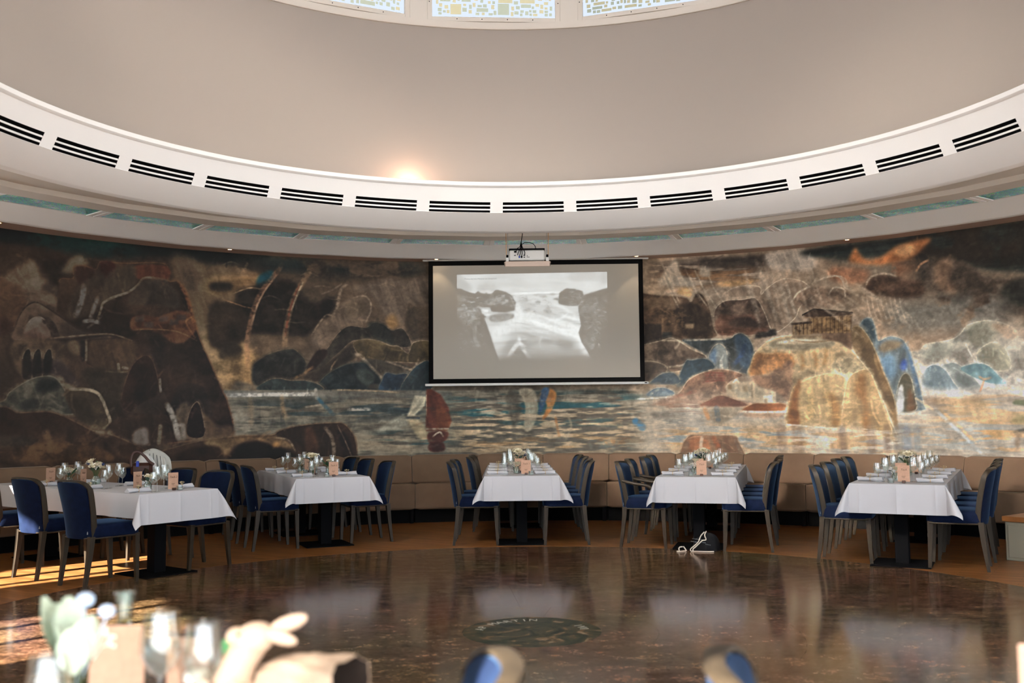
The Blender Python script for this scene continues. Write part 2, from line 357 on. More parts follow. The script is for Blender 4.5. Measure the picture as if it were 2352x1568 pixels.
for sgn in (-VHALF, VHALF):
    k = len(vent_box.v); vent_box.v += [tuple(P(sgn, rb, zb)), tuple(P(sgn, rb+.10, zb+.02)), tuple(P(sgn, rt+.12, zt)), tuple(P(sgn, rt, zt))]; vent_box.f.append((k, k+1, k+2, k+3))
vent_me = vent_box.mesh('air_vent', 'dark_void')
dz = (zt-zb)
slat_me = []
for (q0, q1) in ((.25, .40), (.62, .76)):
    z0, z1 = zb+dz*q0, zb+dz*q1
    sb = MB().sector(ring_r(z0)-.002, ring_r(z0)+.004, z0, z1, -VHALF, VHALF, 8); slat_me.append(sb.mesh('vent_slat', 'white_plaster'))
# every slat has its own lower ledge so that three dark slots remain
for i, k in enumerate(vis):
    o = place('air_vent', vent_me, ring); o.rotation_euler = (0, 0, -math.radians(V0+SEG*k))
    for me in slat_me: place('vent_slat', me, o)
# ------------------------------------------------------------------ drum and clerestory windows
R_DR, Z_RIM = 4.29, 5.716
struct(MB().revolve([(R_DR, 3.70), (R_DR, Z_RIM+.02)], 0, 360, 160).build('wall_drum', 'beige_plaster'), 'plain beige drum wall above the ring')
MB().revolve([(R_DR, Z_RIM), (R_DR-.022, Z_RIM), (R_DR-.03, Z_RIM+.012), (R_DR-.03, Z_RIM+.075), (R_DR+.05, Z_RIM+.08)], 0, 360, 128).build('trim_2', 'cream_plaster')
struct(bpy.data.objects['trim_2'], 'cream rim below the clerestory windows')
def stained(name, col, tl=.5, rough=.5):     # scattering art glass: part diffuse, part forward scattering
    m = bpy.data.materials.new(name); m.use_nodes = True; nt = m.node_tree; nt.nodes.clear(); L = nt.links.new
    o = nt.nodes.new('ShaderNodeOutputMaterial'); mx = nt.nodes.new('ShaderNodeMixShader'); mx.inputs[0].default_value = tl
    t = nt.nodes.new('ShaderNodeBsdfRefraction'); t.inputs['Color'].default_value = (*col, 1); t.inputs['IOR'].default_value = 1.22; t.inputs['Roughness'].default_value = rough
    d = nt.nodes.new('ShaderNodeBsdfTranslucent'); d.inputs[0].default_value = (*col, 1)
    L(t.outputs[0], mx.inputs[1]); L(d.outputs[0], mx.inputs[2]); L(mx.outputs[0], o.inputs[0]); MATS[name] = m
stained('pane_clear', (.62, .62, .62), .03, .30); stained('pane_white', (.105, .107, .11), .05, .33); stained('tile_olive', (.72, .70, .50), .7); stained('tile_gold', (.92, .76, .45), .7)
stained('tile_red', (.5, .03, .05)); stained('tile_orange', (.9, .30, .05))
Z_T = 6.95; rw = R_DR+.06
wid = 360/16
tile_me = {}
def tile(mname):
    if mname not in tile_me: tile_me[mname] = MB().add([(-.5, 0, -.5), (.5, 0, -.5), (.5, 0, .5), (-.5, 0, .5)], [(0, 1, 2, 3)]).mesh('glass_tile', mname, 0)
    return tile_me[mname]
rnd = random.Random(5)
for k in range(16):
    mid = A0+SEG+wid*k; e0, e1 = mid-wid/2, mid+wid/2
    fr = MB()
    ma = math.degrees(.10/rw)
    pa, pb = P(e0+ma, rw, 0), P(e1-ma, rw, 0)
    ctr = (pa+pb)/2; tx = (pb-pa).normalized(); nrm = Vector((ctr.x, ctr.y, 0)).normalized(); W = (pb-pa).length
    Rm = Matrix((tx, nrm, Vector((0, 0, 1)))).transposed()
    # wall post at the left edge of each window, frame of four bars
    fr.rbox(P(e0, rw, (Z_RIM+Z_T)/2+.03), (.20, .10, Z_T-Z_RIM+.02), .006, Matrix.Rotation(-math.radians(e0), 3, 'Z'))
    for sx in (-1, 1): fr.rbox(ctr+tx*sx*(W/2-.03)+nrm*-.02+Vector((0, 0, (Z_RIM+Z_T)/2+.06)), (.06, .04, Z_T-Z_RIM-.05), .003, Rm)
    for zz in (Z_RIM+.105, Z_T-.03): fr.rbox(ctr+nrm*-.02+Vector((0, 0, zz)), (W-.12, .04, .05), .003, Rm)
    wn = struct(fr.build('window_%d' % (k+1), 'cream_plaster'), 'clerestory window with frosted pane and small coloured glass tiles')
    hz = Z_T-Z_RIM-.12; zc = (Z_RIM+Z_T)/2+.05
    pane = MB().add([ctr+tx*(sx*(W/2-.05))+Vector((0, 0, zc+sz*hz/2)) for (sx, sz) in ((-1, -1), (1, -1), (1, 1), (-1, 1))], [(0, 1, 2, 3)]).build('pane', 'pane_white' if abs(((mid+180) % 360)-180) < 85 else 'pane_clear', wn, smooth=0)  # unseen rear panes made clearer to brighten the right side
    am = ((mid+180) % 360)-180
    if abs(am) < 40:
        for sx in (-1, 1):
            for hz in (.30, .75): MB().ball(ctr+tx*sx*(W/2-.03)+nrm*-.042+Vector((0, 0, Z_RIM+hz)), .006, 6, 4).build('screw', 'black_metal', wn)
        for sx in (-.55, -.18, .2, .58): MB().ball(ctr+tx*sx*W/2+nrm*-.042+Vector((0, 0, Z_RIM+.105)), .006, 6, 4).build('screw', 'black_metal', wn)
        zz = Z_RIM+.16; occ = []
        tries = 0
        while len(occ) < 85 and tries < 4000:
            tries += 1
            big = rnd.random()
            if big < .14: w_, h_ = rnd.uniform(.09, .13), rnd.uniform(.09, .13)
            elif big < .5: w_, h_ = rnd.uniform(.10, .19), rnd.uniform(.028, .05)
            else: w_ = rnd.uniform(.025, .05); h_ = rnd.uniform(.025, .05)
            x = rnd.uniform(-W/2+.09, W/2-.09-w_); z = zz+abs(rnd.gauss(0, .10))
            if any(x < q[0]+q[2]+.007 and q[0] < x+w_+.007 and z < q[1]+q[3]+.007 and q[1] < z+h_+.007 for q in occ): continue
            occ.append((x, z, w_, h_))
            o = place('glass_tile', tile('tile_olive' if rnd.random() < .6 else 'tile_gold'), pane, ctr+tx*(x+w_/2)+nrm*-.006+Vector((0, 0, z+h_/2)))
            o.scale = (w_, .006, h_); o.rotation_euler = (0, 0, -math.radians(mid))
        if -20 < am < -10:
            for (x, w_, h_, z, mm) in ((.20, .36, .09, .62, 'tile_gold'), (.50, .03, .03, .60, 'tile_red'), (.54, .03, .03, .605, 'tile_orange'), (.585, .03, .03, .59, 'tile_orange')):
                o = place('glass_tile', tile(mm), pane, ctr+tx*x+nrm*-.013+Vector((0, 0, Z_RIM+z))); o.scale = (w_, .006, h_); o.rotation_euler = (0, 0, -math.radians(mid))
struct(MB().lathe([(R_DR+.2, Z_T-.01), (R_DR+.2, Z_T+.06), (.001, Z_T+.5), (.001, Z_T+.40), (R_DR-.2, Z_T)], 48).build('ceiling_dome', 'white_plaster'), 'shallow white dome above the clerestory')
# ------------------------------------------------------------------ near wall with window bays
nb = MB()
BAYS = [(146, 200.5), (200.5, 221), (235.6, 247.2), (259.3, 271), (275, 288), (100, 130)]  # last bay added out of view for soft fill light
ZS, ZH = .10, 3.40
def sill(a0): return {235.6: 1.95, 259.3: 1.62, 275: 2.12}.get(a0, ZS)
MULL = {235.6: (235.6, 240.5, 244.4, 247.2), 259.3: (259.3, 261.4, 265.6, 271), 275: (275, 281.5, 288)}
def wallseg(a0, a1, z0, z1): nb.sector(R_WALL, R_WALL+.22, z0, z1, a0, a1, max(1, int((a1-a0)/2.5)))
edges = sorted(BAYS); cur = 64.0
for (a0, a1) in edges:
    wallseg(cur, a0, 0, 3.70); wallseg(a0, a1, 0, sill(a0)); wallseg(a0, a1, ZH, 3.70); cur = a1
wallseg(cur, 360-64, 0, 3.70)
mat('room_wall', 'cfc4b4', .85)
struct(nb.build('wall_near', 'room_wall'), 'plain wall with window bays behind the viewer')
wi = 17
for (a0, a1) in edges:
    zs = sill(a0); fr = MB(); n = max(2, round((a1-a0)/8.0)); st = (a1-a0)/n
    for a in MULL.get(a0, [a0+i*st for i in range(n+1)]):
        fr.rbox(P(a, R_WALL+.11, (zs+ZH)/2), (.11 if a0 not in MULL or a in (a0, a1) else .06, .09, ZH-zs), .004, Matrix.Rotation(-math.radians(a), 3, 'Z'))
    for i in range(0 if a0 in MULL else n):
        a = a0+(i+.5)*st; fr.rbox(P(a, R_WALL+.11, (zs+ZH)/2), (.04, .06, ZH-zs), .003, Matrix.Rotation(-math.radians(a), 3, 'Z'))
    fr.sector(R_WALL+.06, R_WALL+.16, zs, zs+.06, a0, a1, 20); fr.sector(R_WALL+.06, R_WALL+.16, ZH-.06, ZH, a0, a1, 20)
    wn = struct(fr.build('window_%d' % wi, 'cream_plaster'), 'tall mullioned window bay'); wi += 1
    MB().revolve([(R_WALL+.11, zs+.05), (R_WALL+.11, ZH-.05)], a0, a1, 24).build('pane', 'sun_dimming_glass' if a0 == 200.5 else 'window_glass', wn)

struct(MB().sector(R_WALL+.22, R_WALL+1.85, 3.46, 3.54, 140, 296, 60).build('sun_block_canopy', 'room_wall'), 'unseen canopy added outside the window bays to block high sun')  # canopy added out of view to cut the sun entering the bays
# ------------------------------------------------------------------ the painted mural on the far wall
# The painting is designed on a flat sheet (wall angle x height) and stored as colours of the wall's fine mesh.
MA0, MA1, MZ0, MZ1 = -66.0, 66.0, .80, Z_SOF+.02
MW, MH = 2100, 345; RS = .85       # RS scales the softness of brush edges
_mc = np.array(CAM_POS); _mF, _mR, _mU = np.array(_F), np.array(_R), np.array(_U)
def wall_uv(pts):           # sketch coordinates -> sheet coordinates (column, row)
    p = np.asarray(pts, float); v = _mF[None]+_mR[None]*((p[:, :1]-1176)/2286.67)-_mU[None]*((p[:, 1:2]-784)/2286.67)
    a = v[:, 0]**2+v[:, 1]**2; b_ = 2*(_mc[0]*v[:, 0]+_mc[1]*v[:, 1]); c_ = _mc[0]**2+_mc[1]**2-R_WALL**2
    t = (-b_+np.sqrt(b_*b_-4*a*c_))/2/a; q = _mc[None]+v*t[:, None]
    ang = np.degrees(np.arctan2(q[:, 0], q[:, 1])); return np.stack([(ang-MA0)/(MA1-MA0)*(MW-1), (q[:, 2]-MZ0)/(MZ1-MZ0)*(MH-1)], 1)
KW = .71        # sheet cells per sketch unit; brush sizes below are sketch units
TEX = 1.0; FACETS = True
rng = np.random.default_rng(3)
def vnoise(nx, ny, oct_=5, pers=.55):
    out = np.zeros((MH, MW)); amp = 1; tot = 0
    for o in range(oct_):
        gx, gy = max(2, int(nx*2**o)), max(2, int(ny*2**o)); g = rng.random((gy+2, gx+2))
        X = np.linspace(0, gx, MW); Y = np.linspace(0, gy, MH); x0 = X.astype(int); y0 = Y.astype(int); fx = X-x0; fy = (Y-y0)[:, None]
        fx = fx*fx*(3-2*fx); fy = fy*fy*(3-2*fy)
        r0 = g[y0][:, x0]*(1-fx)+g[y0][:, x0+1]*fx; r1 = g[y0+1][:, x0]*(1-fx)+g[y0+1][:, x0+1]*fx
        out += amp*(r0*(1-fy)+r1*fy); tot += amp; amp *= pers
        if gx > MW/2 or gy > MH/2: break
    out /= tot; return np.clip((out-out.mean())/(2.6*out.std())+.5, 0, 1)
N1 = vnoise(14, 3); N2 = vnoise(40, 8); N3 = vnoise(110, 22, 4); NH = vnoise(24, 34, 4); NH2 = vnoise(60, 70, 3); NV = vnoise(160, 4, 4); NF = vnoise(380, 80, 2)
yy, xx = np.mgrid[0:MH, 0:MW]
def shear(n, k): return np.take_along_axis(n, ((xx+(yy*k).astype(int)) % MW), 1)
ND = shear(NV, .35); ND2 = shear(NV[:, ::-1], -.7)
IMG = np.zeros((MH, MW, 3)); IMG[:] = (92, 76, 60)
def blur(a, r):
    r = int(r)
    if r < 1: return a
    for _ in range(2):
        for ax in (0, 1):
            p = np.pad(a, [(r+1, r) if i == ax else (0, 0) for i in range(2)], 'edge'); c = np.cumsum(p, ax); n = a.shape[ax]
            a = (np.take(c, range(2*r+1, 2*r+1+n), ax)-np.take(c, range(0, n), ax))/(2*r+1)
    return a
def spline(p, closed, n=5):
    p = np.asarray(p, float); N = len(p); out = []
    for i in range(N if closed else N-1):
        a, b_, c_, d_ = (p[(i-1) % N], p[i], p[(i+1) % N], p[(i+2) % N]) if closed else (p[max(0, i-1)], p[i], p[i+1], p[min(N-1, i+2)])
        for k in range(n):
            t = k/n; out.append(.5*(2*b_+(c_-a)*t+(2*a-5*b_+4*c_-d_)*t*t+(3*b_-a-3*c_+d_)*t**3))
    if not closed: out.append(p[-1])
    return np.array(out)
def inside(q, x0, x1, y0, y1):
    X = np.arange(x0, x1)+.01; m = np.zeros((y1-y0, x1-x0), bool); px, py = q[:, 0], q[:, 1]; qx, qy = np.roll(px, -1), np.roll(py, -1)
    for j in range(y0, y1):
        s = ((py <= j) != (qy <= j))
        if s.any():
            xs = px[s]+(j-py[s])*(qx[s]-px[s])/(qy[s]-py[s])
            m[j-y0] = (np.searchsorted(np.sort(xs), X) % 2) == 1
    return m
def blend(sl, col, al): IMG[sl] = IMG[sl]*(1-al[..., None])+np.asarray(col, float)*al[..., None]
def fill(pts, col, a=1.0, soft=1.5, low=None, tex=.35, n=None, rim=None, rimw=2.0, sm=True, base=None):
    soft = soft*RS; q = wall_uv(pts); q = spline(q, True, 5) if sm else q; pad = int(soft*2)+3
    x0, x1 = max(0, int(q[:, 0].min())-pad), min(MW, int(q[:, 0].max())+pad+1); y0, y1 = max(0, int(q[:, 1].min())-pad), min(MH, int(q[:, 1].max())+pad+1)
    if x1-x0 < 2 or y1-y0 < 2: return
    if rim is not None and soft < 3.2: stroke(None, rimw*4.5, [min(255, c*1.12) for c in rim], .34, 5.0, q=np.vstack([q, q[:1]]), top=True)
    m = inside(q, x0, x1, y0, y1).astype(float); m = blur(m, max(1, round(soft*.6)))*a; sl = (slice(y0, y1), slice(x0, x1))
    tex = tex*(.5 if (n is NV or n is ND or n is ND2) else 1); nn = (n if n is not None else N2)[sl]; col = np.asarray(col, float)
    C = np.broadcast_to(col, (y1-y0, x1-x0, 3)).copy()
    if low is not None:
        t = np.clip((yy[sl]-q[:, 1].min())/max(1, q[:, 1].max()-q[:, 1].min()), 0, 1)[..., None]; C = np.asarray(low, float)*(1-t)+C*t
    C = C*(1+tex*TEX*(nn-.5))[..., None]
    dd = blur(inside(q, x0, x1, y0, y1).astype(float), 8)
    C = C*(1+.22*(1-dd[..., None])-.10)
    if base is not None: m = m*np.clip((base[sl]-.35)*3, 0, 1)
    IMG[sl] = IMG[sl]*(1-m[..., None])+C*m[..., None]
    area = m.sum()
    if FACETS and soft < 3.2 and area > 500:          # modelling strokes inside rocks and hills, kept within the shape
        before = IMG.copy(); keep = IMG[sl].copy(); ys, xs = np.nonzero(m > .6); cm = col if low is None else (col+np.asarray(low, float))/2
        for k in range(int(min(34, area/260))):
            j = rng.integers(len(ys)); p0 = np.array([xs[j]+x0, ys[j]+y0], float); L_ = rng.uniform(.25, .6)*min(90, math.sqrt(area)); an = rng.normal(-1.45, .5) if rng.random() < .75 else rng.normal(-.4, .4)
            d_ = np.array([math.cos(an), math.sin(an)]); e_ = np.array([-d_[1], d_[0]]); bend = rng.uniform(-.25, .25)*L_
            lt = rng.random() < .45; c_ = np.clip(cm*(rng.uniform(1.18, 1.42) if lt else rng.uniform(.52, .78)), 0, 240)
            stroke(None, rng.uniform(2, 5) if lt else rng.uniform(6, 16), c_, rng.uniform(.3, .55) if lt else rng.uniform(.25, .5), rng.uniform(1.2, 2.5) if lt else 5, q=spline(np.array([p0, p0+d_*L_*.5+e_*bend*.5, p0+d_*L_]), False, 4))
        new = IMG[sl].copy(); IMG[:] = before; mk = np.clip(m/max(a, .01), 0, 1)[..., None]; IMG[sl] = keep*(1-mk)+new*mk
    if rim is not None: stroke(None, rimw, rim, .75, q=np.vstack([q, q[:1]]), top=True)
def stroke(pts, w, col, a=1.0, soft=1.0, q=None, top=False, sm=True, fade=True):
    if q is None: q = wall_uv(pts); q = spline(q, False, 6) if sm and len(q) > 2 else q
    w = max(.6, w*KW); soft = max(.7, soft*RS)
    pad = int(w+soft*2)+3
    x0, x1 = max(0, int(q[:, 0].min())-pad), min(MW, int(q[:, 0].max())+pad+1); y0, y1 = max(0, int(q[:, 1].min())-pad), min(MH, int(q[:, 1].max())+pad+1)
    if x1-x0 < 2 or y1-y0 < 2: return
    X, Y = xx[y0:y1, x0:x1], yy[y0:y1, x0:x1]; best = np.zeros(X.shape); N = len(q)-1
    for i in range(N):
        d = q[i+1]-q[i]; L2 = d@d
        if L2 < 1e-9: continue
        if top and d[0]*0+abs(d[1]) > abs(d[0])*9: continue
        bx0, bx1 = int(max(x0, min(q[i, 0], q[i+1, 0])-pad)), int(min(x1, max(q[i, 0], q[i+1, 0])+pad+1)); by0, by1 = int(max(y0, min(q[i, 1], q[i+1, 1])-pad)), int(min(y1, max(q[i, 1], q[i+1, 1])+pad+1))
        if bx1 <= bx0 or by1 <= by0: continue
        s = (slice(by0-y0, by1-y0), slice(bx0-x0, bx1-x0)); t = np.clip(((X[s]-q[i, 0])*d[0]+(Y[s]-q[i, 1])*d[1])/L2, 0, 1)
        ds = np.hypot(X[s]-q[i, 0]-t*d[0], Y[s]-q[i, 1]-t*d[1]); f = 1.0 if not fade else min(1, 4*min((i+.5)/N, 1-(i+.5)/N)+.25)
        best[s] = np.maximum(best[s], np.clip((w/2+soft*.6-ds)/(soft*1.2), 0, 1)*f)
    sl = (slice(y0, y1), slice(x0, x1)); blend(sl, col, best*a*(.65+.7*(NF[sl]-.2)).clip(0, 1))
def wash(x0, y0, x1, y1, col, a, n, lo=.45, hi=.75, edge=60):      # scumbled colour inside a soft box
    q = wall_uv([(x0, y0), (x1, y0), (x1, y1), (x0, y1)]); a0, a1 = q[:, 0].min(), q[:, 0].max(); b0, b1 = q[:, 1].min(), q[:, 1].max(); e = edge*KW
    m = np.clip((xx-a0)/e, 0, 1)*np.clip((a1-xx)/e, 0, 1)*np.clip((yy-b0)/(e*.6), 0, 1)*np.clip((b1-yy)/(e*.6), 0, 1)
    t_ = np.clip((n-lo+.08)/(hi-lo+.16), 0, 1); m = m*t_*t_*(3-2*t_)*a; IMG[:] = IMG*(1-m[..., None])+np.asarray(col, float)*m[..., None]
def A(*p): return [(x/2.9036, 520+y/2.9036) for x, y in zip(p[::2], p[1::2])]
def B(*p): return [(500+x/3.2, 570+y/3.2) for x, y in zip(p[::2], p[1::2])]
def C(*p): return [(1460+x/2.6368, 520+y/2.6368) for x, y in zip(p[::2], p[1::2])]
def D(*p): return list(zip(p[::2], p[1::2]))
# ---- ground colours
fill(D(-400, 400, 560, 400, 560, 1100, -400, 1100), (58, 44, 33), tex=.5, n=N1, soft=20, sm=False)
fill(D(480, 400, 1000, 400, 1000, 1100, 480, 1100), (84, 69, 54), tex=.5, n=N1, soft=26, sm=False)
fill(D(1000, 400, 1500, 400, 1500, 1100, 1000, 1100), (110, 96, 78), tex=.4, n=N1, soft=26, sm=False)
fill(D(1470, 400, 2800, 400, 2800, 1100, 1470, 1100), (152, 128, 102), tex=.4, n=N1, soft=26, sm=False)
# ---- left: stormy sky
fill(A(-500, -60, 1626, 60, 1800, 190, 1626, 260, 1300, 250, 1100, 200, 700, 200, 560, 170, 420, 150, 200, 120, -500, 60), (17, 22, 20), soft=8, tex=.5)
wash(-50, 515, 330, 570, (14, 44, 40), .8, N2, .45, .7)
fill(A(-300, 350, 60, 345, 120, 370, 165, 410, 190, 470, 170, 540, 110, 660, -300, 680), (72, 53, 39), soft=2.5, rim=(110, 86, 66))
fill(A(30, 340, 90, 290, 190, 235, 240, 240, 275, 320, 330, 380, 200, 400, 100, 380), (118, 94, 74), .85, soft=8, n=ND)
fill(A(410, 300, 470, 215, 530, 195, 590, 230, 560, 270, 470, 310), (102, 86, 68), .8, soft=6)
fill(A(150, 400, 370, 390, 380, 560, 300, 560, 200, 520), (104, 84, 68), .7, soft=8, n=N3)
fill(A(0, 600, 90, 650, 60, 700, 0, 720), (48, 32, 24), soft=5)
# ---- centre left: clouds, rainbow, bay
fill(A(1150, 200, 1400, 260, 1700, 300, 1800, 700, 1800, 1200, 1560, 1240, 1450, 1150, 1330, 800, 1230, 500), (112, 90, 66), .85, soft=14, n=ND)
fill(A(1330, 760, 1420, 700, 1700, 820, 1800, 1040, 1640, 1120, 1500, 1100, 1400, 930), (150, 118, 78), .8, soft=12, n=N3)
fill(A(1180, 240, 1260, 215, 1330, 300, 1320, 420, 1240, 420), (94, 76, 60), .7, soft=8)
wash(500, 590, 1000, 640, (40, 34, 27), .9, N2, .38, .62); wash(560, 585, 740, 625, (18, 44, 48), .85, N2, .5, .7); wash(740, 590, 830, 640, (22, 40, 42), .8, N2, .4, .6); wash(860, 590, 990, 640, (52, 66, 62), .6, N2, .45, .7)
fill(B(-60, 220, 120, 200, 280, 190, 320, 240, 200, 300, 60, 330, -80, 330), (138, 106, 70), .8, soft=8, n=NH); fill(B(-40, 250, 90, 250, 110, 300, 20, 320, -60, 300), (40, 34, 27), .9, soft=5)
fill(B(290, 230, 335, 180, 405, 165, 385, 240, 300, 300), (18, 60, 68), .9, soft=4)
fill(B(140, 330, 260, 280, 420, 230, 560, 240, 620, 330, 700, 400, 850, 360, 850, 470, 700, 600, 640, 650, 500, 660, 380, 640, 220, 640, 130, 480), (37, 30, 23), .95, soft=8, n=N3)
fill(B(-60, 420, 60, 395, 160, 420, 220, 520, 230, 640, 120, 720, -60, 720), (46, 36, 27), .95, soft=5); fill(B(60, 560, 130, 540, 150, 640, 100, 680, 50, 640), (32, 25, 19), .8, soft=6)
fill(B(10, 740, 90, 690, 170, 720, 190, 800, 110, 830, 20, 820), (52, 42, 31), .9, soft=4); fill(B(-60, 840, 60, 830, 240, 760, 330, 850, 280, 960, 60, 960, -60, 960), (148, 116, 76), .85, soft=9, n=N3)
fill(B(220, 640, 480, 640, 620, 660, 640, 740, 460, 740, 300, 780), (104, 84, 64), .7, soft=8)
fill(B(990, 300, 1200, 230, 1400, 220, 1560, 230, 1560, 420, 1400, 400, 1380, 560, 1250, 500, 1180, 420, 1100, 330), (120, 102, 85), .85, soft=10, n=ND); fill(B(1250, 500, 1300, 490, 1330, 560, 1280, 600, 1240, 560), (146, 112, 70), .8, soft=6)
fill(B(700, 640, 760, 540, 860, 490, 900, 420, 980, 370, 1080, 350, 1125, 410, 1100, 540, 950, 570, 860, 650, 780, 720, 700, 720), (116, 97, 79), .85, soft=6, n=ND)
fill(B(950, 400, 1030, 375, 1100, 400, 1080, 480, 1000, 510, 940, 480), (88, 74, 58), .7, soft=7)
stroke(B(1000, 362, 1080, 350, 1124, 400, 1122, 470, 1090, 540), 4, (156, 134, 112), .7, 1.5); stroke(B(955, 255, 905, 310, 875, 440, 840, 500), 7, (150, 128, 106), .6, 3); stroke(B(915, 260, 850, 300, 760, 340), 4, (132, 112, 92), .5, 2)
stroke(B(690, 640, 740, 560, 800, 490, 860, 505), 4, (150, 128, 104), .6, 2); stroke(B(120, 330, 200, 300, 260, 290, 310, 300), 3, (170, 138, 100), .6, 1.5); stroke(B(50, 380, 140, 410, 200, 430, 250, 440), 2.5, (150, 110, 76), .6, 1.2)
for k in range(14):
    x, y = 40+95*k % 1400, 120+(k*83) % 420; stroke(B(x, y, x+60, y-20+k % 3*16, x+130, y+6), 3, (140, 118, 94), .3, 2)
stroke(B(470, 120, 430, 180, 330, 310, 272, 430, 238, 560, 216, 680, 218, 790, 225, 880), 12, (150, 108, 80), .5, 3); stroke(B(440, 190, 342, 318, 284, 440, 248, 570), 4, (160, 132, 104), .5, 1.5)
stroke(B(690, 130, 655, 200, 600, 290, 548, 400, 517, 520, 497, 640, 490, 760, 488, 940), 13, (140, 110, 80), .5, 3); stroke(B(600, 270, 552, 390, 518, 510, 498, 640), 5, (116, 62, 44), .6, 1.5); stroke(B(628, 250, 580, 350, 540, 460), 4, (166, 148, 120), .55, 1.5)
fill(B(1390, 470, 1430, 430, 1500, 450, 1560, 440, 1560, 690, 1440, 690, 1380, 600), (86, 72, 57), .85, soft=4)
fill(B(640, 905, 700, 800, 800, 740, 870, 640, 960, 570, 1090, 580, 1150, 543, 1220, 560, 1280, 602, 1360, 588, 1425, 700, 1380, 730, 1250, 712, 1150, 682, 1000, 680, 900, 760, 760, 880), (56, 49, 40), soft=2, rim=(120, 100, 80), n=N3)
fill(B(1100, 560, 1160, 546, 1220, 562, 1280, 640, 1290, 710, 1180, 680), (44, 44, 38), .8, soft=4); fill(B(650, 900, 720, 765, 800, 745, 790, 800, 700, 890), (52, 36, 28), .9, soft=2)
fill(B(540, 1000, 700, 900, 860, 800, 1000, 690, 1010, 800, 900, 870, 740, 990), (56, 47, 37), .95, soft=3, n=ND2)
fill(B(1000, 690, 1080, 668, 1180, 680, 1270, 715, 1330, 720, 1400, 770, 1440, 692, 1560, 690, 1560, 830, 1300, 835, 1100, 825, 1020, 760), (88, 74, 51), soft=2, rim=(140, 120, 96))
fill(B(1060, 815, 1240, 825, 1430, 880, 1390, 930, 1190, 945, 1100, 880), (76, 68, 56), soft=2.5)
stroke(B(1000, 785, 1050, 790, 1120, 870, 1180, 930, 1210, 960), 9, (172, 150, 124), .6, 3); stroke(B(1240, 830, 1330, 860, 1430, 890, 1480, 810), 5, (156, 134, 108), .6, 2); stroke(B(880, 815, 840, 870, 830, 920), 4, (140, 114, 86), .6, 1.5)
fill(B(738, 1045, 738, 1000, 800, 930, 900, 870, 980, 845, 1080, 840, 1130, 890, 1190, 950, 1192, 1045), (38, 45, 44), soft=2, rim=(78, 74, 62), n=N3); fill(B(1020, 900, 1100, 880, 1160, 950, 1100, 1010, 1030, 960), (58, 62, 56), .8, soft=4)
fill(B(1105, 1030, 1120, 1000, 1180, 1000, 1185, 1035), (48, 44, 38), .9, soft=2)
fill(B(1190, 1048, 1210, 960, 1240, 914, 1310, 925, 1390, 920, 1400, 965, 1350, 1045), (44, 57, 66), soft=2, rim=(96, 92, 80)); fill(B(1350, 1050, 1400, 930, 1480, 850, 1560, 838, 1560, 1060), (52, 62, 63), soft=2, rim=(120, 106, 86), n=ND2)
fill(B(250, 885, 320, 805, 420, 760, 540, 735, 600, 770, 652, 845, 600, 945, 300, 1030), (44, 42, 36), soft=3, rim=(96, 80, 60), n=N3)
fill(B(110, 1010, 150, 975, 280, 1010, 300, 1045, 110, 1045), (88, 78, 64), .85, soft=3); fill(B(300, 1045, 370, 970, 450, 955, 530, 970, 640, 970, 745, 1000, 745, 1048), (54, 60, 56), soft=2, rim=(120, 100, 78))
stroke(B(540, 960, 620, 930, 660, 900, 700, 870), 6, (128, 98, 66), .6, 2.5)
# bay water
FACETS = False
fill(D(505, 895, 1500, 893, 1500, 1080, 505, 1080), (112, 104, 88), tex=.3, n=NH2, soft=1.5, sm=False)
fill(B(80, 1050, 1560, 1045, 1560, 1100, 80, 1090), (96, 92, 82), .8, soft=2, n=NH)
wash(530, 905, 990, 975, (50, 62, 62), .85, NH, .42, .62); wash(640, 940, 760, 985, (40, 62, 76), .8, NV, .4, .6); wash(560, 920, 700, 990, (58, 58, 52), .7, NV, .45, .65)
wash(505, 930, 640, 1000, (138, 126, 108), .7, NH2, .45, .7); wash(700, 930, 800, 980, (132, 118, 98), .7, NV, .5, .7); wash(760, 985, 990, 1050, (138, 122, 98), .8, NH2, .4, .65); wash(820, 985, 990, 1020, (30, 72, 78), .8, NH, .45, .6)
stroke(B(75, 1080, 300, 1076, 520, 1074, 720, 1072), 9, (178, 172, 160), .85, 2); stroke(B(720, 1040, 730, 1100), 8, (150, 140, 124), .7, 2); stroke(B(960, 1185, 1060, 1182, 1120, 1184), 7, (168, 158, 142), .7, 1.5); stroke(B(650, 1165, 760, 1150), 4, (160, 146, 126), .6, 1.5)
stroke(B(840, 1040, 1000, 1042, 1180, 1048, 1330, 1060), 4, (170, 142, 108), .6, 1.5); stroke(B(735, 1100, 790, 1160, 850, 1220), 8, (50, 84, 98), .7, 3)
stroke(B(470, 1090, 480, 1180, 500, 1250), 10, (150, 122, 88), .6, 4); stroke(B(240, 1120, 245, 1280), 12, (134, 112, 84), .4, 5)
FACETS = True
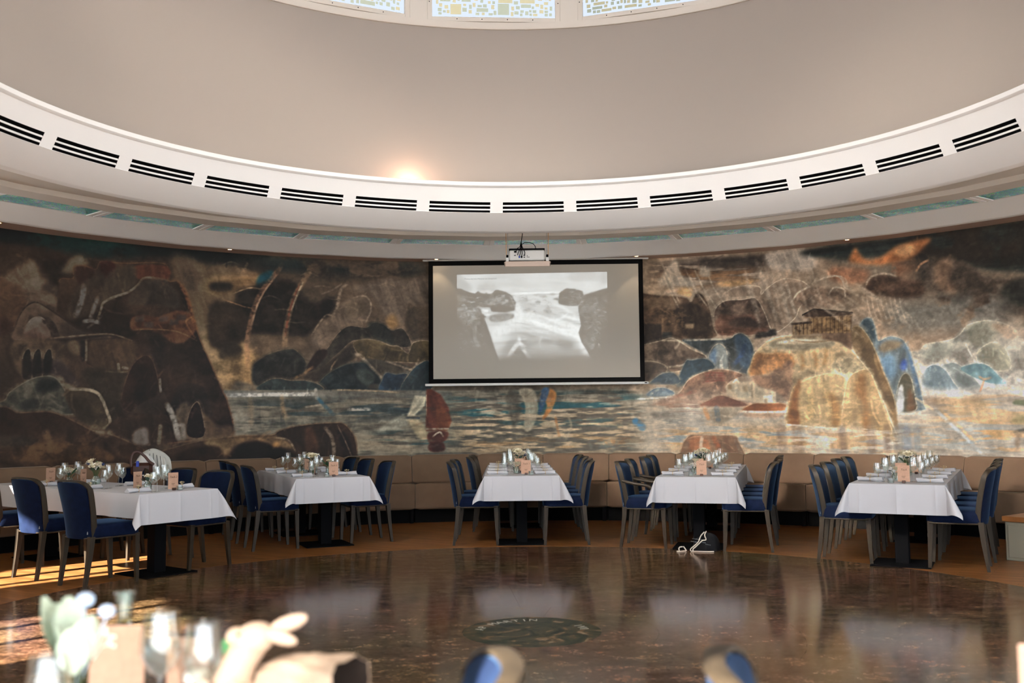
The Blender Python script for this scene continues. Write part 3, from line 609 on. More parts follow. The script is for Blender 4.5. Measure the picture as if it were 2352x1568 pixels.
# castle mountain
fill(A(385, 640, 392, 420, 405, 350, 488, 345, 490, 272, 560, 262, 640, 285, 668, 238, 760, 240, 870, 246, 1000, 240, 1112, 258, 1120, 360, 1190, 366, 1240, 440, 1280, 560, 1330, 740, 1400, 900, 1480, 1090, 1520, 1180, 1545, 1400, 1300, 1425, 1000, 1440, 800, 1300, 700, 1000, 560, 900, 480, 720), (56, 42, 31), soft=1.6, tex=.45, rim=(98, 66, 44), low=(46, 32, 24))
fill(A(668, 240, 760, 245, 760, 330, 690, 340), (48, 26, 20), soft=1.5); fill(A(900, 262, 1110, 262, 1118, 350, 920, 350), (84, 48, 33), .8, soft=2, n=NV)
fill(A(500, 280, 560, 268, 630, 290, 590, 370, 530, 390), (46, 30, 23), soft=2)
fill(A(710, 330, 800, 270, 900, 265, 905, 370, 850, 440, 700, 500, 650, 520), (70, 58, 45), .8, soft=3, n=NV)
fill(A(520, 400, 640, 330, 700, 320, 680, 500, 560, 600, 440, 600), (60, 48, 37), .8, soft=4, n=ND)
stroke(A(560, 400, 545, 490, 505, 590), 12, (124, 116, 108), .55, 3); stroke(A(650, 480, 620, 560, 600, 620), 8, (130, 122, 112), .5, 3); stroke(A(560, 632, 610, 628, 660, 640), 8, (140, 132, 122), .6, 2)
stroke(A(640, 640, 672, 560, 690, 508, 760, 470, 850, 440, 915, 395, 960, 345, 1040, 345, 1110, 360), 5, (132, 114, 90), .75, 1.5)
fill(A(960, 350, 1100, 360, 1180, 440, 1190, 540, 1040, 520, 860, 520, 880, 440), (54, 44, 35), .9, soft=3)
fill(A(880, 610, 960, 590, 1060, 600, 1180, 560, 1270, 590, 1300, 700, 1180, 780, 1000, 690, 880, 690), (88, 56, 38), .85, soft=2, n=N3)
for x, y in ((900, 600), (960, 640), (1060, 600), (1130, 620), (1180, 590)): fill(A(x, y, x+60, y-4, x+60, y+34, x, y+36), (60, 48, 42), .8, soft=1.2, sm=False)
stroke(A(1195, 375, 1245, 460, 1275, 570, 1312, 690), 9, (140, 82, 50), .6, 3); stroke(A(1280, 600, 1240, 640, 1300, 740), 4, (150, 92, 58), .6, 1.5); stroke(A(890, 690, 1000, 684, 1180, 700, 1310, 760), 3, (124, 86, 58), .6, 1)
fill(A(1000, 720, 1080, 720, 1110, 800, 1060, 950, 1000, 820), (34, 26, 21), .9, soft=3)
# arch bridge and viaduct
fill(A(600, 770, 720, 740, 900, 770, 900, 900, 880, 970, 700, 975, 590, 900), (76, 58, 42), .8, soft=4, n=ND)
fill(A(95, 760, 108, 650, 150, 560, 200, 515, 250, 507, 320, 545, 420, 612, 540, 690, 700, 718, 745, 724, 740, 748, 380, 752), (82, 66, 53), soft=1.5, rim=(44, 34, 27), rimw=3, low=(64, 50, 40))
fill(A(168, 735, 176, 660, 215, 618, 262, 606, 308, 640, 332, 735), (106, 90, 77), soft=1.5, low=(70, 52, 42)); stroke(A(300, 618, 345, 665, 372, 740), 16, (42, 32, 26), .85, 2)
stroke(A(175, 660, 215, 616, 262, 604, 300, 622), 3, (134, 112, 92), .7, 1)
stroke(A(90, 766, 330, 772, 560, 742, 740, 722), 5, (38, 29, 23), .8, 1.5); stroke(A(340, 745, 560, 725, 740, 718, 880, 760), 3, (132, 106, 82), .6, 1)
fill(A(90, 770, 420, 770, 420, 890, 410, 1000, 150, 1000), (72, 57, 43), .8, soft=3, n=N3)
for x in (150, 218, 290): fill(A(x, 1010, x, 880, x+18, 830, x+42, 815, x+58, 850, x+62, 1010), (30, 24, 19), .95, soft=1.2, rim=(100, 82, 64))
stroke(A(575, 760, 574, 850, 572, 900), 5, (136, 116, 92), .6, 1.5); fill(A(530, 770, 566, 770, 566, 880, 540, 890), (34, 27, 22), .9, soft=2); fill(A(450, 770, 520, 770, 530, 850, 470, 840), (112, 92, 70), .6, soft=4)
fill(A(360, 890, 420, 900, 480, 980, 530, 1060, 480, 1060, 400, 1030, 340, 1000), (62, 50, 44), .9, soft=3)
stroke(A(700, 965, 780, 972, 860, 968), 3, (168, 142, 108), .6, 1); stroke(A(790, 920, 793, 965), 6, (150, 128, 98), .7, 1.2); stroke(A(820, 940, 850, 945), 5, (150, 126, 96), .6, 1.2)
# lower hills and falls
fill(A(-300, 1180, 0, 1170, 60, 1110, 130, 1060, 230, 1010, 340, 998, 400, 1040, 450, 1130, 492, 1250, -300, 1262), (70, 65, 54), soft=2, rim=(116, 100, 80), n=N3)
fill(A(220, 1080, 300, 1010, 390, 1040, 350, 1100, 260, 1110), (36, 36, 31), .85, soft=6); fill(A(120, 1200, 160, 1160, 240, 1180, 200, 1240), (44, 44, 38), .8, soft=6)
fill(A(430, 1100, 560, 1090, 640, 1118, 690, 1190, 735, 1290, 720, 1350, 600, 1330, 490, 1250), (66, 53, 38), soft=2.5)
fill(A(540, 990, 620, 940, 850, 980, 830, 1100, 800, 1250, 740, 1300, 690, 1160, 600, 1080), (46, 37, 27), .85, soft=5)
stroke(A(400, 1010, 440, 1060, 500, 1075), 12, (128, 108, 84), .6, 3); stroke(A(470, 1085, 560, 1085, 640, 1105, 680, 1150, 712, 1230, 735, 1310, 690, 1345), 6, (184, 156, 116), .9, 1.5)
fill(A(810, 1200, 828, 1060, 880, 930, 940, 870, 985, 860, 1020, 900, 1050, 1000, 1066, 1120, 1040, 1180, 900, 1240), (44, 30, 22), soft=1.8, rim=(82, 60, 44)); fill(A(900, 1150, 905, 1050, 950, 1010, 975, 1040, 960, 1140), (28, 19, 14), .8, soft=4)
fill(A(1155, 1230, 1168, 1100, 1215, 1045, 1300, 1050, 1362, 1080, 1405, 1210, 1400, 1270), (36, 28, 23), .9, soft=2)
fill(A(880, 1240, 960, 1170, 1040, 1130, 1050, 1100, 1100, 1110, 1110, 1240), (56, 43, 33), .9, soft=2); stroke(A(1066, 1020, 1072, 1100), 5, (140, 124, 104), .7, 1.5)
fill(A(1170, 1240, 1260, 1170, 1260, 1400, 1190, 1420), (92, 76, 60), .75, soft=4, n=NV); fill(A(1340, 1250, 1460, 1330, 1545, 1330, 1545, 1410, 1260, 1420), (88, 68, 50), .85, soft=4, n=NV)
fill(A(1250, 1395, 1258, 1255, 1310, 1168, 1345, 1230, 1362, 1395), (38, 24, 18), soft=1.8, rim=(120, 96, 74))
stroke(A(1115, 1190, 1145, 1250, 1170, 1330, 1190, 1410), 12, (182, 166, 144), .8, 3); stroke(A(1190, 1330, 1215, 1325, 1225, 1410), 10, (150, 132, 112), .6, 3)
fill(A(710, 1360, 820, 1262, 1000, 1255, 1110, 1258, 1150, 1330, 1120, 1450, 950, 1445), (50, 36, 26), soft=2, n=NV)
fill(A(885, 1420, 905, 1360, 980, 1345, 985, 1450, 900, 1450), (128, 106, 92), .75, soft=4, n=NV); stroke(A(1070, 1330, 1060, 1440), 8, (134, 116, 92), .6, 3)
fill(A(-300, 1195, 0, 1200, 60, 1210, 120, 1240, 230, 1236, 350, 1238, 480, 1290, 620, 1360, 750, 1390, 900, 1455, 960, 1500, 900, 1640, -300, 1640), (36, 24, 17), soft=2, rim=(86, 64, 46), low=(66, 46, 31), n=N1)
fill(A(120, 1560, 210, 1460, 420, 1455, 640, 1470, 740, 1560), (78, 54, 34), .8, soft=4, n=N3); fill(A(-200, 1410, 120, 1400, 260, 1430, 100, 1470, -200, 1470), (54, 44, 34), .8, soft=5)
stroke(A(310, 1380, 330, 1430), 14, (112, 84, 58), .5, 5); wash(0, 990, 250, 1060, (92, 66, 42), .6, N3, .5, .75)
stroke(A(620, 1340, 680, 1375, 740, 1380), 14, (140, 112, 84), .5, 5); wash(230, 1010, 500, 1040, (120, 98, 76), .6, N3, .4, .7)
# foreground rock below the bay
fill(B(-340, 1470, -150, 1420, 0, 1395, 200, 1376, 400, 1370, 450, 1340, 560, 1310, 700, 1290, 850, 1281, 920, 1285, 972, 1330, 1012, 1400, 1030, 1540, 1030, 1660, -480, 1660, -430, 1510), (54, 38, 26), soft=1.8, rim=(112, 90, 66), n=NV)
fill(B(-100, 1420, 60, 1390, 200, 1382, 380, 1376, 480, 1400, 560, 1470, 440, 1450, 280, 1415, 150, 1440, 40, 1520), (106, 82, 55), .85, soft=3, n=N3); fill(B(60, 1570, 150, 1455, 280, 1420, 420, 1455, 590, 1530, 560, 1620, 60, 1640), (25, 17, 11), .95, soft=3)
fill(B(-300, 1560, -250, 1490, -100, 1450, 20, 1470, 0, 1560), (40, 26, 17), .9, soft=4); fill(B(400, 1440, 440, 1425, 460, 1455, 410, 1460), (140, 100, 55), .7, soft=3)
stroke(B(790, 1320, 830, 1370, 850, 1440, 855, 1530), 9, (116, 98, 80), .75, 2.5); fill(B(870, 1340, 930, 1350, 985, 1440, 1000, 1540, 930, 1540, 890, 1430), (30, 20, 15), .9, soft=3); fill(B(640, 1340, 700, 1330, 740, 1440, 740, 1540, 660, 1540), (72, 46, 30), .7, soft=4); stroke(B(880, 1300, 930, 1400, 990, 1540), 3, (120, 100, 80), .6, 1.2); stroke(B(420, 1390, 520, 1410, 570, 1490), 4, (150, 128, 100), .6, 2)
FACETS = False
# sails
fill(B(1390, 1238, 1420, 1160, 1450, 1078, 1535, 1092, 1520, 1160, 1440, 1232), (158, 148, 124), soft=1.3, n=ND2, sm=False); stroke(B(1535, 1080, 1537, 1230), 3, (190, 176, 148), .8, 1); stroke(B(1390, 1245, 1480, 1248), 5, (60, 66, 70), .8, 1.5)
fill(B(1160, 1345, 1350, 1225, 1400, 1290, 1380, 1330, 1250, 1340), (140, 136, 118), .6, soft=3); fill(B(1400, 1260, 1500, 1275, 1560, 1400, 1500, 1410, 1440, 1340), (168, 148, 112), .7, soft=3)
wash(880, 985, 1060, 1030, (26, 80, 88), .8, NH, .5, .65)
fill(D(979, 893, 990, 893, 1012, 906, 1030, 935, 1037, 968, 1028, 986, 979, 990), (92, 50, 34), soft=1.2, n=ND, sm=False); fill(D(1004, 930, 1032, 955, 1030, 985, 1006, 990), (120, 68, 42), .8, soft=2); stroke(D(979, 985, 1030, 984), 4, (150, 138, 118), .8, 1.5)
fill(D(984, 994, 1028, 990, 1022, 1012, 990, 1022), (84, 44, 32), .9, soft=2); fill(D(986, 1020, 1016, 1016, 1020, 1034, 988, 1036), (72, 36, 28), .9, soft=2); stroke(D(994, 1002, 1010, 992, 1018, 1002), 4, (170, 156, 134), .8, 1.5)
# centre water below the screen
wash(1000, 893, 1500, 925, (46, 70, 72), .9, NH, .38, .58); wash(1020, 900, 1500, 985, (36, 84, 88), .8, NH, .52, .68); wash(1020, 930, 1480, 1050, (168, 138, 98), .7, NH2, .52, .75); wash(1040, 900, 1500, 1050, (176, 164, 142), .45, NH2, .55, .8); wash(1060, 985, 1500, 1050, (150, 112, 70), .5, NH, .58, .75); wash(1300, 930, 1500, 960, (36, 78, 104), .8, NH, .5, .65)
fill(D(1192, 896, 1206, 930, 1204, 985, 1222, 984, 1236, 940, 1226, 896), (156, 142, 118), .8, soft=2.5, n=NV); fill(D(1240, 905, 1262, 892, 1278, 905, 1268, 940, 1244, 966, 1256, 930), (170, 112, 58), .75, soft=2.5); fill(D(1244, 896, 1262, 893, 1250, 930, 1238, 950), (52, 78, 104), .8, soft=2)
fill(D(1160, 905, 1186, 900, 1196, 950, 1180, 985, 1170, 950), (92, 84, 70), .7, soft=3); stroke(D(1276, 960, 1284, 1000), 6, (150, 100, 56), .6, 2.5); stroke(D(1296, 940, 1312, 975, 1300, 1010), 6, (150, 136, 112), .6, 3); wash(1330, 1000, 1500, 1035, (60, 96, 108), .7, NF, .45, .65)
# ---- right: sky with light rays
FACETS = True
wash(1480, 560, 1800, 700, (176, 150, 122), .8, N2, .35, .6); wash(1480, 590, 1780, 650, (66, 54, 45), .85, NH, .5, .64); wash(1500, 610, 1760, 660, (176, 122, 72), .7, NH, .58, .72)
fill(C(160, 300, 190, 250, 250, 200, 275, 290, 340, 330, 340, 360, 150, 350), (186, 166, 140), .8, soft=5, n=ND); fill(C(250, 400, 290, 370, 340, 380, 330, 430), (196, 152, 98), .8, soft=4); fill(C(380, 290, 420, 215, 445, 250, 450, 300), (184, 164, 136), .8, soft=4); fill(C(500, 340, 700, 320, 690, 350, 540, 365), (186, 142, 88), .7, soft=4)
fill(C(380, 195, 640, 180, 805, 172, 815, 230, 560, 255, 420, 245), (70, 58, 48), .85, soft=5, n=NH); fill(C(800, 160, 1000, 130, 1090, 190, 1060, 260, 850, 260, 790, 220), (172, 156, 136), .85, soft=5, n=ND)
fill(C(990, 160, 1150, 120, 1350, 95, 1500, 80, 1700, 50, 1850, 20, 2352, -40, 2700, -80, 2700, 300, 2352, 280, 2100, 260, 1950, 210, 1800, 190, 1650, 200, 1480, 180, 1330, 200, 1200, 200), (48, 50, 44), .95, soft=6, n=NH)
wash(1840, 545, 2010, 580, (22, 60, 64), .8, NH, .42, .6); wash(2060, 515, 2400, 610, (50, 40, 31), .85, N2, .3, .55); wash(2240, 510, 2352, 560, (24, 52, 58), .8, N2, .45, .62)
fill(C(1300, 215, 1312, 160, 1330, 128, 1360, 170, 1400, 205, 1480, 190, 1560, 130, 1640, 100, 1780, 70, 1760, 110, 1700, 170, 1620, 205, 1480, 230), (186, 112, 58), .9, soft=5, n=ND2); fill(C(1560, 150, 1640, 110, 1700, 130, 1640, 190), (206, 150, 96), .7, soft=5)
wash(1880, 600, 2120, 650, (164, 96, 56), .75, N2, .4, .62); fill(C(1720, 260, 1800, 190, 1900, 190, 2000, 230, 2100, 280, 2352, 330, 2700, 380, 2700, 560, 2352, 560, 2200, 520, 2000, 500, 1800, 430, 1700, 350), (92, 76, 61), .85, soft=9, n=N3)
fill(C(1390, 380, 1430, 310, 1520, 290, 1600, 310, 1720, 330, 1740, 420, 1620, 440, 1500, 420), (92, 66, 49), .85, soft=6, n=N3); fill(C(1830, 220, 1870, 195, 1920, 215, 1900, 320, 1950, 400, 1850, 380, 1800, 300), (150, 112, 82), .6, soft=7)
fill(C(1180, 250, 1400, 260, 1380, 340, 1200, 330), (160, 96, 60), .6, soft=8, n=N3); stroke(C(1390, 370, 1420, 310, 1500, 285, 1580, 300), 4, (190, 164, 134), .7, 2); stroke(C(1700, 270, 1725, 230, 1770, 205), 5, (190, 134, 90), .7, 2)
wash(2000, 680, 2352, 770, (128, 124, 112), .7, N2, .4, .65); fill(C(2200, 400, 2280, 330, 2352, 300, 2700, 300, 2700, 500, 2300, 480), (58, 58, 50), .8, soft=8)
# back mountains
fill(C(480, 600, 480, 505, 540, 450, 640, 442, 720, 430, 780, 440, 830, 520, 800, 640, 520, 660), (112, 88, 70), soft=2.5, rim=(196, 174, 144), n=N3); fill(C(500, 540, 600, 545, 700, 535, 760, 600, 780, 640, 500, 655), (120, 82, 61), .85, soft=3, n=NH); fill(C(560, 580, 640, 545, 720, 560, 760, 610, 600, 610), (74, 58, 48), .85, soft=3)
fill(C(580, 430, 560, 390, 640, 360, 750, 365, 760, 410, 800, 370, 890, 318, 1000, 328, 1060, 370, 1100, 400, 1000, 480, 960, 560, 840, 640, 780, 520, 720, 430), (142, 118, 94), .85, soft=4, rim=(198, 178, 148), n=ND)
fill(C(960, 460, 1000, 400, 1080, 365, 1180, 380, 1260, 380, 1300, 420, 1200, 480, 1060, 500), (124, 98, 76), .8, soft=5, n=N3); stroke(C(950, 450, 985, 400, 1060, 362), 4, (200, 182, 154), .7, 2); stroke(C(1170, 410, 1200, 370, 1260, 380, 1270, 430), 3.5, (196, 176, 148), .7, 1.5)
for k in range(6): stroke(C(1100+18*k, 330-6*k, 1180+14*k, 295+2*k, 1260, 310+10*k, 1285, 350+6*k), 2.5, (188, 168, 140), .6, 1.2)
fill(C(0, 425, 150, 418, 300, 428, 335, 455, 372, 400, 418, 425, 450, 500, 468, 600, 485, 672, 300, 690, 0, 700), (92, 71, 53), soft=1.8, rim=(150, 128, 102), n=N3)
fill(C(60, 440, 150, 430, 280, 440, 250, 500, 150, 500, 60, 480), (122, 98, 74), .7, soft=4); fill(C(240, 500, 330, 460, 440, 520, 460, 640, 300, 650), (72, 56, 43), .8, soft=4, n=NV); wash(1490, 700, 1600, 770, (126, 96, 64), .6, NF, .5, .7)
fill(C(0, 590, 155, 592, 160, 705, 100, 720, 0, 720), (54, 44, 36), .95, soft=1.5, sm=False); fill(C(300, 590, 352, 586, 352, 616, 300, 620), (170, 140, 104), .7, soft=1.5, sm=False); fill(C(160, 640, 220, 640, 220, 670, 160, 672), (58, 54, 48), .9, soft=1.5, sm=False)
fill(C(730, 640, 800, 638, 812, 622, 850, 622, 852, 660, 720, 680), (70, 62, 53), .9, soft=1.5, sm=False)
# bridge gorge
fill(C(280, 690, 400, 682, 560, 678, 600, 655, 640, 645, 690, 680, 716, 750, 712, 850, 690, 895, 620, 885, 440, 885, 420, 780), (84, 87, 83), soft=2, rim=(156, 140, 116), n=NV); fill(C(600, 680, 650, 660, 700, 720, 700, 830, 640, 850), (74, 92, 108), .75, soft=4, n=NV)
fill(C(436, 880, 440, 790, 470, 728, 510, 710, 545, 740, 556, 800, 545, 880), (122, 124, 116), soft=1.8, rim=(180, 164, 138), n=NV); stroke(C(518, 820, 520, 870), 8, (206, 196, 178), .7, 2.5); fill(C(445, 800, 475, 740, 490, 760, 475, 860), (84, 108, 132), .7, soft=3); stroke(C(300, 690, 420, 686, 560, 682), 4, (190, 172, 144), .7, 1.2)
stroke(C(600, 830, 640, 780, 660, 720), 10, (58, 84, 132), .45, 4)
fill(C(0, 745, 150, 692, 230, 678, 330, 738, 430, 795, 300, 870, 0, 880), (106, 88, 71), soft=2, rim=(186, 168, 140), n=N3); fill(C(0, 840, 90, 815, 190, 850, 150, 910, 0, 960), (84, 72, 60), .9, soft=3, rim=(150, 132, 108)); stroke(C(150, 690, 240, 690, 265, 700, 240, 740), 5, (184, 164, 134), .6, 2); stroke(C(180, 850, 280, 840, 380, 800), 5, (196, 180, 152), .6, 2)
fill(C(245, 965, 300, 820, 340, 808, 430, 800, 482, 850, 430, 878, 335, 910, 300, 958), (56, 67, 71), soft=2, rim=(136, 130, 114)); fill(C(95, 935, 165, 888, 240, 890, 262, 952, 100, 958), (70, 77, 79), soft=2, rim=(140, 132, 114))
fill(C(0, 955, 300, 960, 560, 950, 560, 1000, 0, 1010), (156, 134, 110), .6, soft=4, n=NH)
fill(C(130, 1062, 260, 1008, 325, 925, 450, 870, 560, 868, 650, 900, 580, 935, 550, 985, 620, 1045, 470, 1065), (142, 107, 82), soft=2, rim=(190, 166, 136), n=N3); stroke(C(138, 1060, 250, 1030, 360, 998), 8, (116, 62, 44), .75, 3)
for k in range(4): stroke(C(420, 890+16*k, 470, 886+16*k, 540, 890+14*k), 4, (126, 66, 52), .6, 1.5)
# blue egg rock
fill(C(66, 1026, 100, 986, 160, 973, 215, 990, 238, 1014, 180, 1030), (76, 92, 104), soft=1.5, rim=(176, 166, 146)); stroke(C(90, 1015, 130, 990, 180, 985), 6, (150, 152, 142), .6, 2)
# far right mountains and mist
fill(C(1640, 780, 1720, 750, 1760, 712, 1900, 688, 1960, 655, 2008, 600, 2100, 572, 2180, 574, 2260, 600, 2310, 640, 2352, 690, 2700, 800, 2700, 960, 1700, 960), (158, 152, 132), soft=2.5, rim=(206, 194, 170), n=N3, low=(206, 196, 178))
fill(C(2010, 610, 2100, 580, 2200, 600, 2180, 680, 2100, 720, 2020, 700), (128, 124, 104), .8, soft=4, n=ND2); fill(C(2160, 590, 2250, 600, 2320, 650, 2260, 680, 2200, 640), (140, 108, 78), .7, soft=4); fill(C(2070, 760, 2160, 700, 2240, 740, 2270, 860, 2150, 870, 2080, 830), (150, 146, 122), .8, soft=3, rim=(206, 198, 176)); fill(C(1740, 760, 1850, 705, 1930, 720, 1880, 790, 1760, 800), (140, 138, 122), .75, soft=4)
fill(C(1850, 860, 1880, 830, 1950, 830, 2060, 925, 2090, 990, 1940, 985), (148, 158, 152), .9, soft=2.5, rim=(214, 206, 188)); fill(C(1965, 865, 2050, 828, 2130, 838, 2205, 905, 2245, 955, 2120, 945), (126, 162, 166), .9, soft=2.5, rim=(214, 208, 192))
fill(C(1712, 990, 1738, 885, 1800, 836, 1870, 862, 1925, 940, 1942, 995), (142, 160, 164), .95, soft=2, rim=(220, 214, 198), n=ND)
fill(C(1690, 960, 1800, 985, 1950, 985, 2150, 965, 2352, 975, 2700, 980, 2700, 1030, 1690, 1030), (226, 216, 198), .9, soft=6); fill(C(1660, 780, 1740, 830, 1730, 960, 1690, 930), (206, 190, 166), .7, soft=6)
wash(2060, 870, 2200, 900, (70, 132, 146), .6, N3, .5, .7); wash(2240, 720, 2500, 800, (206, 186, 160), .5, N2, .4, .7)
# water right
FACETS = False
fill(C(40, 1030, 640, 1060, 900, 1110, 1700, 1105, 2700, 1010, 2700, 1600, 40, 1600), (202, 186, 162), .95, soft=34, n=NH2, tex=.16, sm=False)
fill(C(300, 1080, 900, 1110, 1700, 1105, 2700, 1020, 2700, 1600, 300, 1600), (204, 188, 164), .9, soft=6, n=NH2, tex=.16, sm=False)
wash(1480, 905, 1800, 960, (150, 116, 92), .8, NH, .42, .62); wash(1470, 920, 1640, 960, (120, 62, 46), .6, NH, .56, .68); wash(1470, 930, 1860, 1040, (118, 112, 100), .6, NH2, .52, .72); wash(1500, 960, 2352, 1050, (150, 158, 156), .6, NH2, .55, .75); wash(1500, 960, 2352, 1055, (214, 164, 104), .65, NH, .58, .76); wash(2130, 890, 2400, 1055, (218, 172, 112), .6, NH, .55, .74); wash(2230, 905, 2330, 945, (140, 176, 166), .8, NH2, .4, .6); wash(1465, 895, 1560, 925, (50, 92, 104), .8, NH, .45, .6)
stroke(C(0, 1045, 90, 1040, 220, 1032), 4, (230, 222, 204), .8, 1.5); stroke(C(0, 1180, 40, 1215), 16, (56, 112, 150), .7, 4)
fill(C(398, 1088, 450, 1045, 510, 1021, 570, 1034, 690, 1088), (124, 86, 66), soft=1.8, rim=(178, 150, 116)); fill(C(398, 1100, 520, 1092, 660, 1098, 600, 1150, 520, 1192, 430, 1160), (160, 140, 112), .8, soft=3, n=NV); stroke(C(490, 1100, 500, 1170), 12, (86, 96, 104), .6, 3); stroke(C(420, 1110, 440, 1160), 10, (190, 130, 80), .6, 3)
fill(C(100, 1130, 200, 1120, 240, 1140, 180, 1168, 110, 1160), (112, 104, 92), .8, soft=4)
fill(C(655, 1116, 700, 1076, 780, 1064, 912, 1076, 912, 1118), (158, 102, 64), soft=1.8, rim=(196, 160, 120)); stroke(C(655, 1120, 780, 1124, 912, 1120), 5, (236, 226, 206), .8, 1.5); fill(C(660, 1130, 900, 1128, 860, 1160, 700, 1156), (166, 126, 92), .7, soft=4, n=NH)
fill(C(545, 965, 590, 930, 610, 926, 640, 942, 700, 938, 722, 925, 735, 968, 850, 1000, 852, 1070, 740, 1068, 610, 1040, 550, 1020), (196, 172, 136), .95, soft=1.5, sm=False, n=NV)
for (x, y, w_, h_, c_) in ((560, 955, 22, 30, (150, 116, 78)), (600, 950, 16, 60, (210, 192, 160)), (650, 960, 30, 70, (180, 152, 114)), (700, 950, 10, 90, (150, 126, 96)), (745, 1010, 100, 8, (150, 130, 104)), (770, 1020, 60, 46, (214, 200, 172)), (780, 1045, 16, 24, (150, 120, 86)), (620, 1000, 80, 40, (206, 188, 154))): fill(C(x, y, x+w_, y, x+w_, y+h_, x, y+h_), c_, .8, soft=1.2, sm=False)
stroke(C(590, 945, 608, 928, 626, 945), 4, (226, 206, 170), .8, 1)
FACETS = True
# blue rock behind
fill(C(1355, 640, 1362, 585, 1400, 553, 1438, 566, 1455, 640, 1472, 690, 1540, 664, 1620, 686, 1662, 770, 1705, 900, 1745, 1070, 1745, 1112, 1560, 1112, 1540, 980, 1490, 840, 1430, 740), (124, 136, 138), soft=2, rim=(190, 178, 154), n=NV)
fill(C(1362, 620, 1372, 570, 1410, 556, 1440, 590, 1455, 680, 1420, 720), (70, 78, 78), .9, soft=3, n=NV); fill(C(1470, 730, 1530, 690, 1610, 700, 1600, 730, 1500, 760), (176, 144, 100), .7, soft=4); fill(C(1600, 850, 1625, 800, 1645, 830, 1630, 870), (52, 78, 150), .8, soft=4); fill(C(1480, 800, 1560, 780, 1580, 880, 1540, 920, 1500, 880), (108, 138, 160), .8, soft=5, n=NV); stroke(C(1640, 720, 1680, 860, 1715, 1000), 8, (90, 122, 156), .6, 4)
fill(C(1578, 1112, 1586, 980, 1612, 905, 1645, 890, 1672, 930, 1694, 1040, 1694, 1112), (98, 92, 74), .95, soft=2, rim=(186, 178, 156), n=NV); fill(C(1578, 1115, 1586, 1000, 1612, 955, 1624, 1010, 1622, 1115), (206, 204, 196), .9, soft=2.5); fill(C(1640, 1110, 1655, 980, 1690, 1060, 1692, 1110), (122, 86, 56), .7, soft=3)
# main golden rock
fill(C(1295, 640, 1340, 600, 1390, 640, 1440, 725, 1500, 880, 1570, 1060, 1592, 1310, 1540, 1250, 1440, 960, 1330, 770), (132, 106, 72), soft=2, n=ND2, rim=(180, 156, 118))
fill(C(680, 900, 700, 830, 722, 768, 790, 702, 870, 668, 1000, 658, 1180, 668, 1300, 740, 1352, 800, 1400, 860, 1440, 945, 1500, 1060, 1540, 1160, 1585, 1275, 1560, 1292, 1420, 1240, 1260, 1222, 1060, 1214, 920, 1200, 914, 1090, 940, 960, 900, 930, 800, 900), (186, 156, 112), soft=1.6, rim=(226, 206, 168), rimw=2.5, n=N3, tex=.22)
fill(C(690, 895, 725, 775, 800, 770, 900, 765, 960, 790, 950, 850, 820, 882, 760, 900), (170, 114, 66), .85, soft=4, n=N3); fill(C(700, 905, 800, 895, 870, 850, 945, 815, 950, 960, 930, 1060, 850, 1000, 740, 960), (142, 106, 78), .85, soft=4, n=N3)
fill(C(778, 726, 860, 682, 1000, 674, 1180, 682, 1192, 726, 1000, 748, 860, 744), (196, 172, 132), .9, soft=3, n=NH); stroke(C(860, 705, 960, 690, 1100, 690), 6, (226, 208, 172), .7, 2.5); stroke(C(960, 690, 1060, 700, 1180, 690), 3, (140, 104, 66), .6, 1.5)
fill(C(970, 770, 1180, 740, 1200, 850, 1100, 880, 980, 830), (204, 170, 118), .85, soft=4, n=NV); for_ = [(1000, 780, 1010, 860), (1080, 760, 1090, 850), (1150, 750, 1140, 840), (850, 780, 880, 860)]
for (x0, y0, x1, y1) in for_: stroke(C(x0, y0, (x0+x1)/2+8, (y0+y1)/2, x1, y1), 9, (156, 106, 58), .55, 4)
fill(C(1190, 830, 1250, 790, 1330, 795, 1390, 860, 1340, 890, 1270, 930, 1190, 880), (206, 180, 134), .9, soft=3, n=N3)
fill(C(965, 965, 1075, 912, 1195, 888, 1275, 930, 1252, 1080, 1240, 1212, 1000, 1205, 918, 1195, 930, 1060), (198, 164, 112), .95, soft=2.5, rim=(232, 206, 158), n=NV, tex=.25)
fill(C(935, 1060, 975, 945, 1000, 935, 985, 1060, 992, 1200, 925, 1195), (134, 86, 48), .85, soft=3.5, n=NV); fill(C(1140, 1010, 1200, 1020, 1240, 1100, 1235, 1205, 1190, 1200, 1180, 1100), (156, 112, 62), .8, soft=5, n=NV); stroke(C(1040, 940, 1060, 1060, 1050, 1190), 16, (224, 184, 118), .6, 6); stroke(C(1100, 920, 1160, 1040, 1170, 1180), 12, (222, 186, 124), .55, 6)
fill(C(1258, 1215, 1262, 1060, 1285, 925, 1345, 878, 1408, 868, 1455, 960, 1520, 1150, 1548, 1255, 1420, 1238), (190, 154, 104), .95, soft=2.5, rim=(230, 202, 152), n=NV, tex=.28)
fill(C(1330, 1000, 1350, 900, 1390, 900, 1400, 1040, 1420, 1230, 1370, 1228, 1380, 1080), (142, 98, 54), .75, soft=5, n=NV); stroke(C(1290, 960, 1285, 1080, 1290, 1210), 12, (226, 188, 126), .6, 5); stroke(C(1430, 960, 1480, 1100, 1500, 1230), 12, (214, 174, 116), .6, 5); fill(C(1470, 1060, 1510, 1110, 1545, 1240, 1500, 1240), (160, 132, 92), .7, soft=4)
stroke(C(890, 1198, 980, 1204, 1100, 1216, 1220, 1222), 4, (240, 230, 208), .85, 1.5); stroke(C(1370, 1225, 1480, 1240, 1570, 1262), 3, (222, 206, 178), .7, 1.5)
FACETS = False
